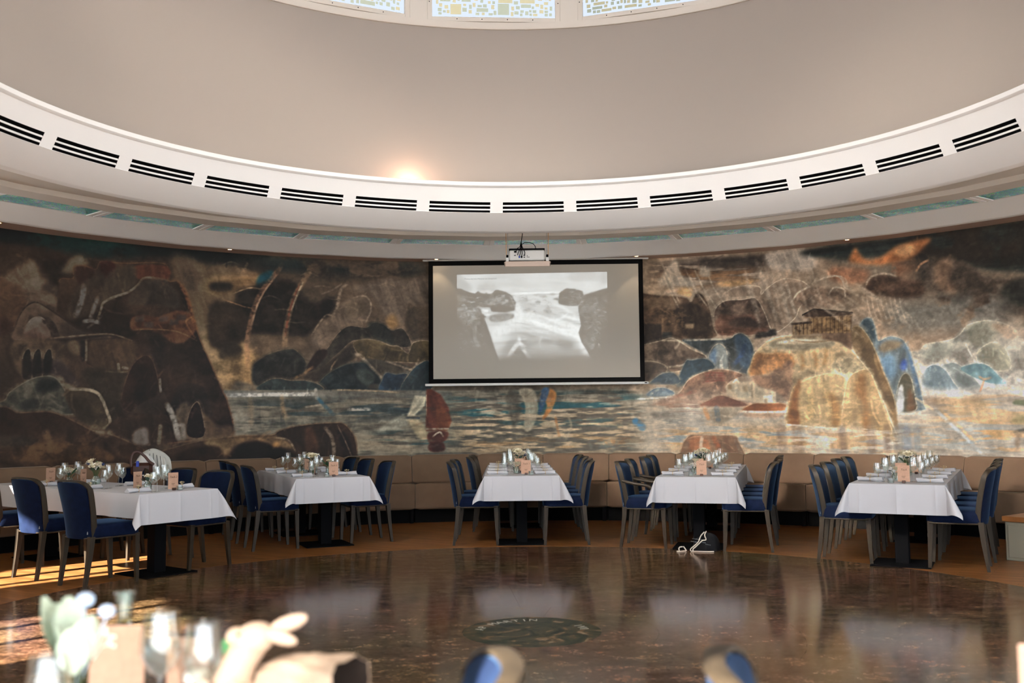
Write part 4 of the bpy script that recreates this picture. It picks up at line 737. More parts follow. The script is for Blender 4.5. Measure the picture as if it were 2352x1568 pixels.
# temple
fill(C(1120, 640, 1305, 636, 1312, 752, 1230, 700, 1130, 680), (110, 84, 60), .95, soft=1.5, sm=False, n=NV); fill(C(950, 650, 1130, 640, 1130, 672, 950, 674), (150, 122, 90), .85, soft=1.8, sm=False)
fill(C(1052, 540, 1310, 530, 1304, 640, 1056, 646), (88, 64, 42), soft=1.2, sm=False)
for k in range(10): x = 1066+k*25; stroke(C(x, 556-k*.6, x, 638-k*.4), 8, (146, 112, 70), .8, 1.2, sm=False, fade=False)
fill(C(1006, 538, 1078, 499, 1312, 520, 1312, 538, 1180, 548, 1040, 552), (84, 63, 46), soft=1.2, sm=False); stroke(C(1010, 536, 1078, 500, 1312, 521), 3, (52, 40, 31), .9, .8, sm=False); stroke(C(1020, 552, 1180, 547, 1312, 537), 3, (136, 106, 74), .7, .8, sm=False)
fill(C(950, 590, 1060, 582, 1060, 652, 952, 654), (78, 57, 40), soft=1.2, sm=False)
for x in (960, 982, 1004, 1028, 1050): stroke(C(x, 596, x, 650), 7, (156, 124, 84), .8, 1, sm=False, fade=False)
stroke(C(948, 590, 1062, 580), 5, (70, 52, 38), .9, 1, sm=False)
# rays of light
for k in range(26):
    x = 640+rng.uniform(0, 420); y = 160+rng.uniform(0, 200); l = rng.uniform(160, 380); stroke(C(x, y, x+l*.14, y+l*.5, x+l*.30, y+l), rng.uniform(3, 9), (200, 182, 156), rng.uniform(.12, .30), 3)
for k in range(22):
    x = 1050+rng.uniform(0, 560); y = 330+rng.uniform(0, 160); l = rng.uniform(120, 330); stroke(C(x, y, x+l*.6, y+l*.42, x+l, y+l*.75), rng.uniform(3, 8), (200, 178, 150), rng.uniform(.12, .28), 3)
for k in range(9):
    x = 120+rng.uniform(0, 380); y = 210+rng.uniform(0, 90); stroke(C(x, y, x+40, y+90, x+90+20*k % 40, y+190), 3.5, (200, 180, 150), .45, 2)
for k in range(8): x = 1400+k*28; stroke(C(x, 430, x+14, 500, x+40, 570), 3, (214, 192, 164), .4, 1.8)
# reflections under the rock
for (x, w_, c_, a_) in ((880, 34, (134, 108, 88), .6), (975, 40, (128, 98, 72), .6), (1110, 90, (216, 184, 140), .4), (1252, 26, (118, 96, 78), .65), (1330, 60, (206, 176, 132), .45), (1425, 28, (120, 98, 80), .65), (1520, 22, (112, 86, 68), .6), (1590, 34, (128, 122, 112), .7), (1640, 30, (112, 122, 132), .6), (1700, 26, (118, 124, 126), .6)):
    stroke(C(x, 1215, x+4, 1280, x+10, 1360), w_/2.6*1.6, c_, a_, 5)
wash(1790, 975, 2130, 1050, (232, 218, 196), .7, NH2, .5, .72)
stroke(C(1815, 1105, 1900, 1190, 2010, 1290, 2120, 1400), 7, (206, 212, 210), .5, 2.5); stroke(C(1840, 1105, 1960, 1210, 2060, 1310), 6, (230, 184, 124), .6, 2.5); stroke(C(1700, 1040, 1800, 1110), 5, (226, 196, 150), .5, 2)
fill(C(2285, 1060, 2310, 1048, 2352, 1050, 2420, 1050, 2420, 1085, 2300, 1080), (86, 88, 66), .9, soft=2.5); fill(C(2285, 1245, 2352, 1222, 2440, 1222, 2440, 1245), (84, 82, 70), .9, soft=1.8); fill(C(2300, 1250, 2330, 1250, 2325, 1340, 2300, 1340), (178, 150, 118), .7, soft=2.5); fill(C(2290, 1150, 2352, 1130, 2440, 1130, 2440, 1200, 2290, 1190), (190, 176, 120), .6, soft=4); stroke(C(2110, 930, 2100, 960, 2085, 1000), 4, (206, 140, 90), .6, 1.5); stroke(C(2080, 910, 2110, 925, 2150, 915), 5, (214, 156, 104), .55, 2)
FACETS = True
# rock stump in front
fill(C(258, 1400, 280, 1330, 300, 1290, 342, 1258, 450, 1262, 602, 1264, 622, 1300, 665, 1380, 665, 1420, 258, 1420), (152, 114, 82), soft=1.5, n=NV, rim=(196, 166, 128))
fill(C(330, 1290, 420, 1280, 450, 1330, 430, 1390, 340, 1380), (164, 102, 62), .7, soft=4, n=NV); stroke(C(405, 1270, 395, 1320, 400, 1390), 8, (196, 176, 148), .7, 2.5); stroke(C(470, 1280, 500, 1330, 510, 1390), 12, (176, 98, 58), .7, 4); stroke(C(540, 1275, 560, 1330, 590, 1390), 8, (120, 84, 60), .7, 3); stroke(C(310, 1310, 290, 1380), 7, (120, 96, 74), .6, 3); stroke(C(600, 1280, 625, 1340, 650, 1390), 8, (132, 108, 86), .7, 3)
# brushwork over everything: short strokes of the local colour, lighter or darker
for k in range(3600):
    u = rng.uniform(60, MW-60); v_ = rng.uniform(6, MH-6); c_ = IMG[int(v_), int(u)]; zz0 = MZ0+(MZ1-MZ0)*v_/MH
    wet = zz0 < 1.62 and u > MW*.36
    an = rng.normal(0, .06) if wet else (rng.normal(1.1, .5) if rng.random() < .6 else rng.normal(-.6, .6)); l = rng.uniform(6, 28) if not wet else rng.uniform(8, 46); f_ = rng.choice([.72, .82, 1.15, 1.25]) if c_.mean() < 150 else rng.choice([.78, .86, 1.08, 1.14])
    cv = rng.uniform(-.25, .25)*l; d_ = np.array([np.cos(an), np.sin(an)]); e_ = np.array([-d_[1], d_[0]]); p_ = np.array([u, v_])
    stroke(None, rng.uniform(2, 7), np.clip(c_*f_, 0, 255), rng.uniform(.12, .34), 2.2, q=np.array([p_-d_*l/2, p_+e_*cv*.5, p_+d_*l/2]))
IMG *= (1+.10*(N3-.5)+.08*(NF-.5)+.08*(ND-.5))[..., None]
for (r_, k_) in ((18, .30), (3, .22)):
    IMG = IMG+k_*(IMG-np.stack([blur(IMG[..., c_], r_) for c_ in range(3)], -1))
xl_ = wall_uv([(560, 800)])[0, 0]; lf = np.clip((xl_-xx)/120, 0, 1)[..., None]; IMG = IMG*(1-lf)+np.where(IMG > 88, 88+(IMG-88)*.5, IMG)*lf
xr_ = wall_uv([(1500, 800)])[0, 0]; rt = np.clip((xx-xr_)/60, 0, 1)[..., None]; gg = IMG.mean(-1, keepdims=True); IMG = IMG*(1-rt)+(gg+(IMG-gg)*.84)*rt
IMG = np.clip(IMG, 3, 250); g_ = IMG.mean(-1, keepdims=True); IMG = g_+(IMG-g_)*.88
IMG = 255*(np.clip(IMG, 3, 250)/255)**1.10*1.05
IMG = np.clip(IMG, 3, 250)
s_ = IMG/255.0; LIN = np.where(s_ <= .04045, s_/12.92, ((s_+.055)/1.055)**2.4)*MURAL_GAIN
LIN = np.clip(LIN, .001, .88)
ang_ = np.radians(np.linspace(MA0, MA1, MW)); zz_ = np.linspace(MZ0, MZ1, MH)
V_ = np.empty((MH, MW, 3)); V_[..., 0] = R_WALL*np.sin(ang_)[None]; V_[..., 1] = R_WALL*np.cos(ang_)[None]; V_[..., 2] = zz_[:, None]
me = bpy.data.meshes.new('wall_far'); nV = MH*MW; nF = (MH-1)*(MW-1)
i0 = (np.arange(MH-1)[:, None]*MW+np.arange(MW-1)[None]).ravel(); Q = np.stack([i0, i0+MW, i0+MW+1, i0+1], 1).astype(np.int32)
me.vertices.add(nV); me.vertices.foreach_set('co', V_.reshape(-1).astype(np.float32)); me.loops.add(nF*4); me.loops.foreach_set('vertex_index', Q.ravel()); me.polygons.add(nF)
me.polygons.foreach_set('loop_start', np.arange(0, nF*4, 4, dtype=np.int32)); me.update(calc_edges=True)
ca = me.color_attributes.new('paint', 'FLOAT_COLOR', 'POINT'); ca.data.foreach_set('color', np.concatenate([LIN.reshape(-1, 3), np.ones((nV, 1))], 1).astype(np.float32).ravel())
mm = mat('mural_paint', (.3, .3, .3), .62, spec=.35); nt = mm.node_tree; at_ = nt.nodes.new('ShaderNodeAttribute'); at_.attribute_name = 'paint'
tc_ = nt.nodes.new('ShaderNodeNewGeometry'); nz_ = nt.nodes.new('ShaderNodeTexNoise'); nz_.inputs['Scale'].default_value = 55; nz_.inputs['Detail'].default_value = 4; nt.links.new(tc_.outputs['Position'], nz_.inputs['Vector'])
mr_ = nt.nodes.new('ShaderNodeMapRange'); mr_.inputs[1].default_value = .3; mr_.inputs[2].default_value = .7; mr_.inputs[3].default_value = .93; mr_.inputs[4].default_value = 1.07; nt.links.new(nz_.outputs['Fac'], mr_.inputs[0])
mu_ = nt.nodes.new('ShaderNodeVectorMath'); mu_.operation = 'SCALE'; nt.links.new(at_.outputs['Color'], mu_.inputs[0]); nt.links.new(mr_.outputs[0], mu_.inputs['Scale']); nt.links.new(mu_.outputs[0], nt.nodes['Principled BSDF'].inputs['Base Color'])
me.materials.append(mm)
wall = struct(place('wall_far', me), 'curved wall painted with a mural of cliffs, lake, temple and storm clouds')
MB().revolve([(R_WALL, 0), (R_WALL, MZ0)], MA0, MA1, 80).build('dado', 'room_wall', wall)
FACETS = False
# ------------------------------------------------------------------ the projected picture, painted as amounts of projector light
MW, MH = 330, 186; KW = .40; RS = .8
def wall_uv(pts): p = np.asarray(pts, float); return np.stack([(p[:, 0]-373)/(1817-373)*(MW-1), (1072-p[:, 1]-(p[:, 0]-373)*-.0187*0)/(1072-258)*(MH-1)], 1)
yy, xx = np.mgrid[0:MH, 0:MW]; N1 = vnoise(3, 2); N2 = vnoise(9, 5); N3 = vnoise(26, 15, 3); NH = vnoise(5, 22, 3); NH2 = vnoise(8, 40, 2); NV = vnoise(40, 4, 3); NF = vnoise(80, 44, 1)
IMG = np.zeros((MH, MW, 3)); IMG[:] = (205, 205, 205)
def Z(*p): return list(zip(p[::2], p[1::2]))
fill(Z(373, 200, 1817, 200, 1817, 450, 373, 450), (188, 188, 188), tex=.12, n=N1, sm=False); fill(Z(600, 340, 700, 330, 800, 370, 900, 400, 700, 420, 560, 400), (160, 160, 160), .7, soft=5, n=N2); fill(Z(1400, 240, 1817, 240, 1817, 360, 1650, 370, 1450, 330), (150, 150, 150), .7, soft=6); fill(Z(373, 240, 450, 300, 520, 400, 373, 400), (150, 150, 150), .7, soft=5)
fill(Z(373, 440, 1817, 440, 1817, 1090, 373, 1090), (176, 176, 176), tex=.25, n=NH, sm=False, soft=1)
stroke(Z(900, 438, 1200, 436, 1500, 440), 8, (235, 235, 235), .8, 2)
for (x, y, w_, h_) in ((1160, 470, 80, 26), (1040, 590, 40, 30), (1000, 500, 60, 36), (1100, 455, 70, 12), (1260, 450, 60, 24), (1200, 600, 80, 60), (1120, 520, 60, 30), (950, 490, 40, 50), (1650, 440, 40, 12)): fill(Z(x, y, x+w_*.5, y-h_*.5, x+w_, y, x+w_*.6, y+h_*.5), (70, 70, 70), .7, soft=1.5, n=NF, tex=.8)
for k in range(26):
    x = 900+rng.uniform(0, 500); y = 620+rng.uniform(0, 220); stroke(Z(x, y, x+150, y+30+rng.uniform(-20, 30), x+330, y+80+rng.uniform(-20, 50)), rng.uniform(4, 16), (238, 238, 238), .4, 4)
stroke(Z(930, 500, 960, 640, 900, 720, 800, 770, 700, 800), 60, (238, 238, 238), .6, 12); stroke(Z(1290, 540, 1420, 590, 1430, 630, 1340, 680, 1240, 690), 12, (240, 240, 240), .7, 5); stroke(Z(1420, 600, 1500, 640, 1480, 690), 10, (236, 236, 236), .6, 5); stroke(Z(1040, 660, 1200, 720, 1400, 780, 1540, 800), 50, (240, 240, 240), .6, 12); stroke(Z(1560, 820, 1580, 900, 1620, 980, 1680, 1070), 60, (235, 235, 235), .7, 12)
fill(Z(760, 1000, 900, 820, 1100, 800, 1300, 820, 1480, 860, 1560, 960, 1640, 1080, 760, 1090), (80, 80, 80), .75, soft=14, n=NH, tex=.5); fill(Z(1340, 860, 1450, 880, 1480, 930, 1400, 960, 1330, 920), (46, 46, 46), .6, soft=6); stroke(Z(1190, 820, 1160, 880, 1170, 930), 8, (170, 170, 170), .6, 4)
fill(Z(373, 388, 400, 388, 480, 418, 545, 438, 575, 415, 600, 430, 640, 440, 655, 428, 670, 442, 710, 438, 740, 408, 770, 405, 850, 430, 890, 450, 938, 520, 925, 590, 840, 612, 700, 600, 690, 560, 640, 560, 590, 555, 373, 560), (14, 14, 14), soft=1, n=NF, tex=.8, sm=False)
fill(Z(660, 490, 780, 450, 860, 450, 880, 490, 800, 540, 700, 550, 650, 520), (64, 64, 64), .8, soft=2, n=NF, tex=1.2); fill(Z(373, 455, 480, 470, 480, 500, 373, 490), (56, 56, 56), .7, soft=3, n=NF, tex=.9); stroke(Z(870, 450, 905, 510, 930, 580), 6, (120, 120, 120), .6, 1.5)
fill(Z(373, 560, 560, 548, 610, 590, 660, 610, 650, 650, 630, 650, 680, 780, 720, 900, 760, 1010, 790, 1090, 373, 1090), (10, 10, 10), soft=1.2, n=NF, tex=.8, sm=False); fill(Z(380, 570, 560, 560, 600, 600, 560, 650, 480, 690, 390, 640), (74, 74, 74), .7, soft=3, n=NF, tex=1.3); fill(Z(530, 720, 560, 730, 560, 860, 600, 880, 570, 930, 530, 860), (60, 60, 60), .7, soft=3, n=NF, tex=1)
fill(Z(680, 650, 760, 620, 900, 620, 910, 660, 800, 690, 700, 690), (44, 44, 44), .8, soft=2.5, n=NF, tex=.9); fill(Z(600, 590, 640, 575, 700, 600, 690, 630, 640, 640), (190, 190, 190), .7, soft=2, n=NF, tex=.5)
fill(Z(1345, 520, 1355, 440, 1420, 402, 1500, 405, 1580, 430, 1592, 465, 1550, 500, 1540, 560, 1440, 560, 1350, 540), (14, 14, 14), soft=1, n=NF, tex=.8, sm=False); fill(Z(1290, 495, 1340, 485, 1350, 510), (30, 30, 30), .8, soft=1)
fill(Z(1817, 402, 1720, 428, 1600, 460, 1545, 500, 1540, 560, 1540, 620, 1560, 740, 1535, 800, 1560, 880, 1610, 960, 1680, 1090, 1830, 1090), (12, 12, 12), soft=1, n=NF, tex=.8, sm=False); fill(Z(1580, 560, 1700, 540, 1750, 600, 1650, 690, 1560, 650), (40, 40, 40), .7, soft=4, n=NF, tex=1.2); fill(Z(1560, 740, 1650, 745, 1800, 750, 1700, 780), (60, 60, 60), .6, soft=3, n=NF, tex=1); fill(Z(1570, 830, 1680, 860, 1640, 960), (50, 50, 50), .6, soft=4, n=NF, tex=1)
for pts in ((870, 990, 930, 900, 980, 840), (900, 960, 960, 900, 1000, 900), (1000, 950, 1060, 1010, 1090, 1060), (960, 830, 980, 900, 1030, 920)): stroke(Z(*pts), 14, (205, 205, 205), .7, 3)
fill(Z(880, 1060, 940, 940, 990, 960, 1050, 1070), (10, 10, 10), .8, soft=3)
for (bx0, bx1, by0, by1, n_) in ((380, 560, 560, 700, 60), (660, 900, 440, 560, 70), (380, 620, 700, 960, 50), (1560, 1800, 500, 760, 70), (1570, 1720, 760, 960, 50), (1360, 1570, 420, 550, 36), (380, 640, 450, 550, 40), (700, 900, 640, 690, 24), (950, 1250, 450, 620, 50), (870, 1090, 880, 1060, 30)):
    for k in range(n_):
        x = rng.uniform(bx0, bx1); y = rng.uniform(by0, by1); l = rng.uniform(15, 50); g_ = rng.uniform(50, 150); stroke(Z(x, y, x+l*.6, y-l*.12+rng.uniform(-6, 6), x+l, y+rng.uniform(-10, 18)), rng.uniform(2, 5), (g_, g_, g_), .6, 1.0)
for k in range(60):
    x = 700+rng.uniform(0, 850); y = 460+rng.uniform(0, 560)**1; stroke(Z(x, y, x+60, y+rng.uniform(-6, 10), x+130, y+rng.uniform(-10, 24)), rng.uniform(1.5, 4), (rng.choice([110, 225, 240]),)*3, .35, 1.5)
for k in range(30):
    x = 380+rng.uniform(0, 1300); y = 262+rng.uniform(0, 150); g_ = rng.choice([150, 215, 225]); stroke(Z(x, y, x+70, y+rng.uniform(-8, 8), x+160, y+rng.uniform(-10, 14)), rng.uniform(5, 14), (g_, g_, g_), .3, 5)
fill(Z(373, 388, 400, 388, 480, 418, 545, 438, 575, 415, 600, 430, 640, 440, 655, 428, 670, 442, 710, 438, 740, 408, 770, 405, 850, 430, 850, 445, 740, 450, 600, 455, 373, 440), (16, 16, 16), soft=1, n=NF, tex=.6, sm=False)
bot = np.clip((yy/MH-.02)/.10, 0, 1)[..., None]; LGT = np.clip(IMG, 0, 255)/255*bot
PIC_V = LGT[..., 0]**1.5
# ------------------------------------------------------------------ banquette: one upholstered section after the other
def banq(a0, a1, prof, n=10, puff=.02):
    b = MB(); m = len(prof); cr = sum(p[0] for p in prof)/m; cz = sum(p[1] for p in prof)/m; g = math.degrees(.004/7)
    ring = []
    for i in range(n+1):
        u = i/n; e = min(u, 1-u)*(a1-a0)*math.pi/180*7     # metres from the end
        s = 0.0 if e > .035 else (1-e/.035)**2*puff
        a = a0+g+(a1-a0-2*g)*u
        for (r, z) in prof:
            d = Vector((r-cr, z-cz)); L = d.length; d = d*(max(0, L-s)/L) if L > 0 else d
            b.v.append(P(a, cr+d.x, cz+d.y))
    # cluster rings near the ends
    for i in range(n):
        for k in range(m): b.f.append((i*m+k, i*m+(k+1) % m, (i+1)*m+(k+1) % m, (i+1)*m+k))
    b.f.append(tuple(range(m))); b.f.append(tuple(n*m+k for k in range(m))[::-1]); return b
def rprof(pts, rad=.03, n=4):
    out = []; N = len(pts)
    for i in range(N):
        p0, p1, p2 = Vector(pts[i-1]), Vector(pts[i]), Vector(pts[(i+1) % N])
        d0 = (p0-p1); d1 = (p2-p1); r = min(rad, d0.length*.45, d1.length*.45); q0 = p1+d0.normalized()*r; q1 = p1+d1.normalized()*r
        for j in range(n+1):
            t = j/n; q = q0*(1-t)**2+p1*2*t*(1-t)+q1*t*t; out.append((q.x, q.y))
    return out
BACK = rprof([(7.10, .50), (7.335, .44), (7.345, .878), (7.215, .878)], .035)
SEAT = rprof([(6.745, .178), (7.33, .178), (7.33, .47), (6.745, .525)], .04)
SOFA_A = [1.42+7.18*k for k in range(-9, 10)]
where = {0: 'behind the gap left of the leftmost chairs'}
for i in range(len(SOFA_A)-1):
    a0, a1 = SOFA_A[i], SOFA_A[i+1]; mid = (a0+a1)/2
    t = thing('banquette', 'tan upholstered banquette section, %s from the left along the mural wall' % ORD[i], 'banquette', P(mid, 7.0, 0), 0, 'banquette sections along the mural wall')
    off = -P(mid, 7.0, 0)
    banq(a0, a1, SEAT, 14).build('seat', 'sofa_fabric', t, off, smooth=50); banq(a0, a1, BACK, 14).build('backrest', 'sofa_fabric', t, off, smooth=50)
    MB().sector(6.86, 7.30, 0.0, .19, a0+.05, a1-.05, 4).build('plinth', 'black_border', t, off)
    MB().rbox(P(a1-.35, 6.82, .09), (.05, .05, .18), .004, Matrix.Rotation(-math.radians(a1), 3, 'Z')).build('leg', 'black_metal', t, off)
# ------------------------------------------------------------------ chairs
def chair_parts():
    W2 = .225
    def yb(u, z):       # back surface, front is +y
        v = (z-.40)/.50; return -.235+.055*u*u-.012*v-.075*max(0, v)**1.7
    def halfw(z): v = (z-.40)/.50; return .196+.034*min(1, max(0, v)*1.3)
    def ztop(u): return .895-.06*abs(u)**8-.010*u*u
    def surf(u, v, off, z0, bulge=0.0, inset=0.0):
        uu = (u*2-1)*(1-inset); zt_ = ztop(uu)-inset*.22; z = z0+(zt_-z0)*v
        x = uu*halfw(z); sx = 1-abs(u*2-1)**4; sv = 1-abs(v*2-1)**6
        return Vector((x, yb(uu, z)+off+bulge*sx*sv, z))
    def sheet(o1, o2, z0, b1, b2, inset, n=12, m=12):
        b = MB(); N = (n+1)*(m+1)
        b.grid(lambda u, v: surf(u, v, o1, z0, b1, inset), n, m); b.grid(lambda u, v: surf(u, v, o2, z0, b2, inset), n, m)
        def id_(i, j, k): return k*N+i*(m+1)+j
        for i in range(n):
            b.f.append((id_(i, 0, 0), id_(i+1, 0, 0), id_(i+1, 0, 1), id_(i, 0, 1))); b.f.append((id_(i, m, 0), id_(i, m, 1), id_(i+1, m, 1), id_(i+1, m, 0)))
        for j in range(m):
            b.f.append((id_(0, j, 0), id_(0, j, 1), id_(0, j+1, 1), id_(0, j+1, 0))); b.f.append((id_(n, j, 0), id_(n, j+1, 0), id_(n, j+1, 1), id_(n, j, 1)))
        return b
    out = {}
    out['backrest'] = (sheet(.0, .022, .50, 0, .020, .075), 'velvet')
    out['back_panel'] = (sheet(-.022, .0, .405, -.008, 0, .075), 'velvet')
    # frame: band running up one side, over the top and down the other side
    path = []
    for k in range(13): path.append((-1.0, .405+(ztop(-1)-.405)*k/12))
    for k in range(1, 16): u = -1+2*k/16; path.append((u, ztop(u)))
    for k in range(13): path.append((1.0, ztop(1)+(.405-ztop(1))*k/12))
    fb = MB(); sec = 6
    for i, (u, z) in enumerate(path):
        u0, z0 = path[max(0, i-1)]; u1, z1 = path[min(len(path)-1, i+1)]
        tx, tz = (u1*halfw(z1)-u0*halfw(z0)), z1-z0; l = math.hypot(tx, tz) or 1; nx, nz = -tz/l, tx/l     # outward normal in the face plane
        for (o, t_) in ((.002, -.022), (.005, 0), (.002, .022), (-.010, .024), (-.014, 0), (-.010, -.024)):
            fb.v.append((u*halfw(z)+nx*o, yb(u, z)+t_, z+nz*o))
    for i in range(len(path)-1):
        for k in range(sec): fb.f.append((i*sec+k, i*sec+(k+1) % sec, (i+1)*sec+(k+1) % sec, (i+1)*sec+k))
    fb.f.append(tuple(range(sec))); fb.f.append(tuple((len(path)-1)*sec+k for k in range(sec))[::-1])
    out['back_frame'] = (fb, 'chair_wood')
    def seat(u, v):     # closed rounded cushion, u around, v from bottom to top centre
        a = 2*math.pi*u; c, s = math.cos(a), math.sin(a); e = .28
        x = math.copysign(abs(c)**e, c); y = math.copysign(abs(s)**e, s)
        prof = [(0.0, .418), (.985, .418), (1.0, .43), (1.0, .485), (.985, .508), (.93, .522), (.75, .530), (.4, .534), (0.0, .535)]
        k = v*(len(prof)-1); i = min(int(k), len(prof)-2); f = k-i; r = prof[i][0]*(1-f)+prof[i+1][0]*f; z = prof[i][1]*(1-f)+prof[i+1][1]*f
        yy = .235*y*r+.005; return Vector((.225*x*r*(1+.06*y), yy, z))
    out['seat'] = (MB().grid(seat, 40, 8, True), 'velvet')
    pr = MB(); 
    pts = []
    for i in range(40):
        a = 2*math.pi*i/40; c, s = math.cos(a), math.sin(a); x = math.copysign(abs(c)**.28, c); y = math.copysign(abs(s)**.28, s); pts.append(Vector((.225*x*(1+.06*y), .235*y+.005, .410)))
    pr.tube(pts, .007, 6, True); out['seat_rail'] = (pr, 'chair_wood')
    legs = []
    for sx in (-1, 1):
        for (x0, y0, x1, y1) in ((sx*.192, -.206, sx*.188, -.255), (sx*.205, .205, sx*.196, .222)):
            b = MB(); n = 5; V = []; F = []
            for i in range(n+1):
                t = i/n; w_ = .046*(1-t)+.027*t; cx = x0+(x1-x0)*t; cy = y0+(y1-y0)*t**1.3; z = .425*(1-t)
                for (p, q) in ((-1, -1), (1, -1), (1, 1), (-1, 1)): V.append((cx+p*w_/2, cy+q*w_/2, z))
            for i in range(n):
                for k in range(4): F.append((i*4+k, i*4+(k+1) % 4, (i+1)*4+(k+1) % 4, (i+1)*4+k))
            F.append((0, 1, 2, 3)); F.append((n*4+3, n*4+2, n*4+1, n*4)); b.add(V, F); legs.append(b)
    tg = MB().rbox((.160, -.2245, .458), (.014, .005, .026), .001)
    arms = []
    for sx in (-1, 1):
        pth = [(sx*.225, -.22, .70), (sx*.243, -.15, .685), (sx*.252, -.05, .668), (sx*.255, .02, .660), (sx*.255, .07, .648), (sx*.253, .105, .615), (sx*.25, .115, .55), (sx*.245, .11, .48), (sx*.238, .10, .425)]
        arms.append(MB().tube(pth, .017, 8))
    return out, legs, tg, arms
_o, _l, _t, _a = chair_parts()
CH = {k: b.mesh(k, m, 40) for k, (b, m) in _o.items()}
CH_L = [b.mesh('leg', 'chair_wood', 30) for b in _l]; CH_T = _t.mesh('label_tag', 'tag_white'); CH_A = [b.mesh('armrest', 'chair_wood', 50) for b in _a]
def chair(label, loc, facing, group, arms=False):       # facing: world angle in degrees the chair looks to (0 = +y, 90 = +x)
    t = thing('dining_chair' if not arms else 'armchair', label, 'chair', loc, -math.radians(facing), group)
    for k, me in CH.items(): place(k, me, t)
    for me in CH_L: place('leg', me, t)
    place('label_tag', CH_T, t)
    if arms:
        for me in CH_A: place('armrest', me, t)
    return t
# ------------------------------------------------------------------ tables and cloths
def table(label, near, ang, L, W=.80):
    t = thing('dining_table', label, 'table', (near[0], near[1], 0), -math.radians(ang), 'dining tables around the hall')
    MB().rbox((0, L/2, .732), (W-.01, L-.01, .03), .004).build('tabletop', 'dark_wood', t)
    for y in (.34, L-.5):
        MB().rbox((0, y, .006), (.52, .52, .012), .003).build('base_plate', 'black_metal', t)
        MB().rbox((0, y, .365), (.12, .12, .71), .004).build('pedestal', 'black_metal', t)
    return t
def cloth_mesh(W, L, drop, seed, sdrop=.208):
    r = random.Random(seed); b = MB(); zt_ = .7505; hw, hl = W/2+.004, L/2+.004; rows = 8; cols = []   # column = list of points
    def side(p0, p1, n, creases, wav, drop):
        d = (p1-p0); ln = d.length; d.normalize(); nn = Vector((d.y, -d.x, 0)); us = sorted(set([i/n for i in range(1, n)]+[min(.995, max(.005, c+e/ln)) for c in creases for e in (-.007, 0, .007)]))
        ph = r.uniform(0, 6); k1 = r.uniform(9, 13); amp = wav*r.uniform(.8, 1.2)
        for u in us:
            base = p0+d*(ln*u); cr = any(abs(u-c)*ln < .002 for c in creases); fade = min(1, min(u, 1-u)*ln/.12)
            wv = amp*fade*(math.sin(k1*u*ln+ph)+.6*math.sin(2.3*k1*u*ln+2*ph))
            col = []
            for j in range(rows+1):
                t_ = j/rows; out = .006*min(1, t_*4)+.010*t_+wv*t_**1.2*.9+(.004 if cr and j else 0)
                col.append(base+nn*out+Vector((0, 0, zt_-drop*t_+(-.004*0))))
            cols.append(col)
    def corner(c, n1, n2, da, db):
        D = (n1+n2).normalized(); Q = (n1-n2).normalized(); a = r.uniform(.38, .5); sk = r.uniform(-.1, .1)
        for k in range(15):
            ph = math.pi/2*k/14; t0 = k/14; rm = (da*(1-t0)+db*t0)/max(math.cos(ph), math.sin(ph)); col = []
            for j in range(rows+1):
                t_ = j/rows; rho = rm*t_; o = a*math.sin(2*ph)**.85*rho; lat = (.15*math.sin(4*ph)+sk*math.sin(2*ph))*rho; z = math.sqrt(max(0, rho*rho-o*o-lat*lat*.6))
                col.append(c+(D*(o+.012*min(1, t_*3)))+Q*lat+Vector((0, 0, zt_-z)))
            cols.append(col)
    c = [Vector((-hw, -hl, 0)), Vector((hw, -hl, 0)), Vector((hw, hl, 0)), Vector((-hw, hl, 0))]; nn = [Vector((0, -1, 0)), Vector((1, 0, 0)), Vector((0, 1, 0)), Vector((-1, 0, 0))]
    for i in range(4):
        p0, p1 = c[i], c[(i+1) % 4]; end = i % 2 == 0
        side(p0, p1, 14 if end else 40, (.10, .5, .90) if end else (), .003 if end else .014, drop if end else sdrop)
        corner(p1, nn[i], nn[(i+1) % 4], drop if end else sdrop, sdrop if end else drop)
    m = rows+1
    for col in cols: b.v += [tuple(q) for q in col]
    N = len(cols)
    for i in range(N):
        for j in range(rows): b.f.append((i*m+j, ((i+1) % N)*m+j, ((i+1) % N)*m+j+1, i*m+j+1))
    k = len(b.v); b.v.append((0, 0, zt_))
    for i in range(N): b.f.append((i*m, k, ((i+1) % N)*m))
    return b
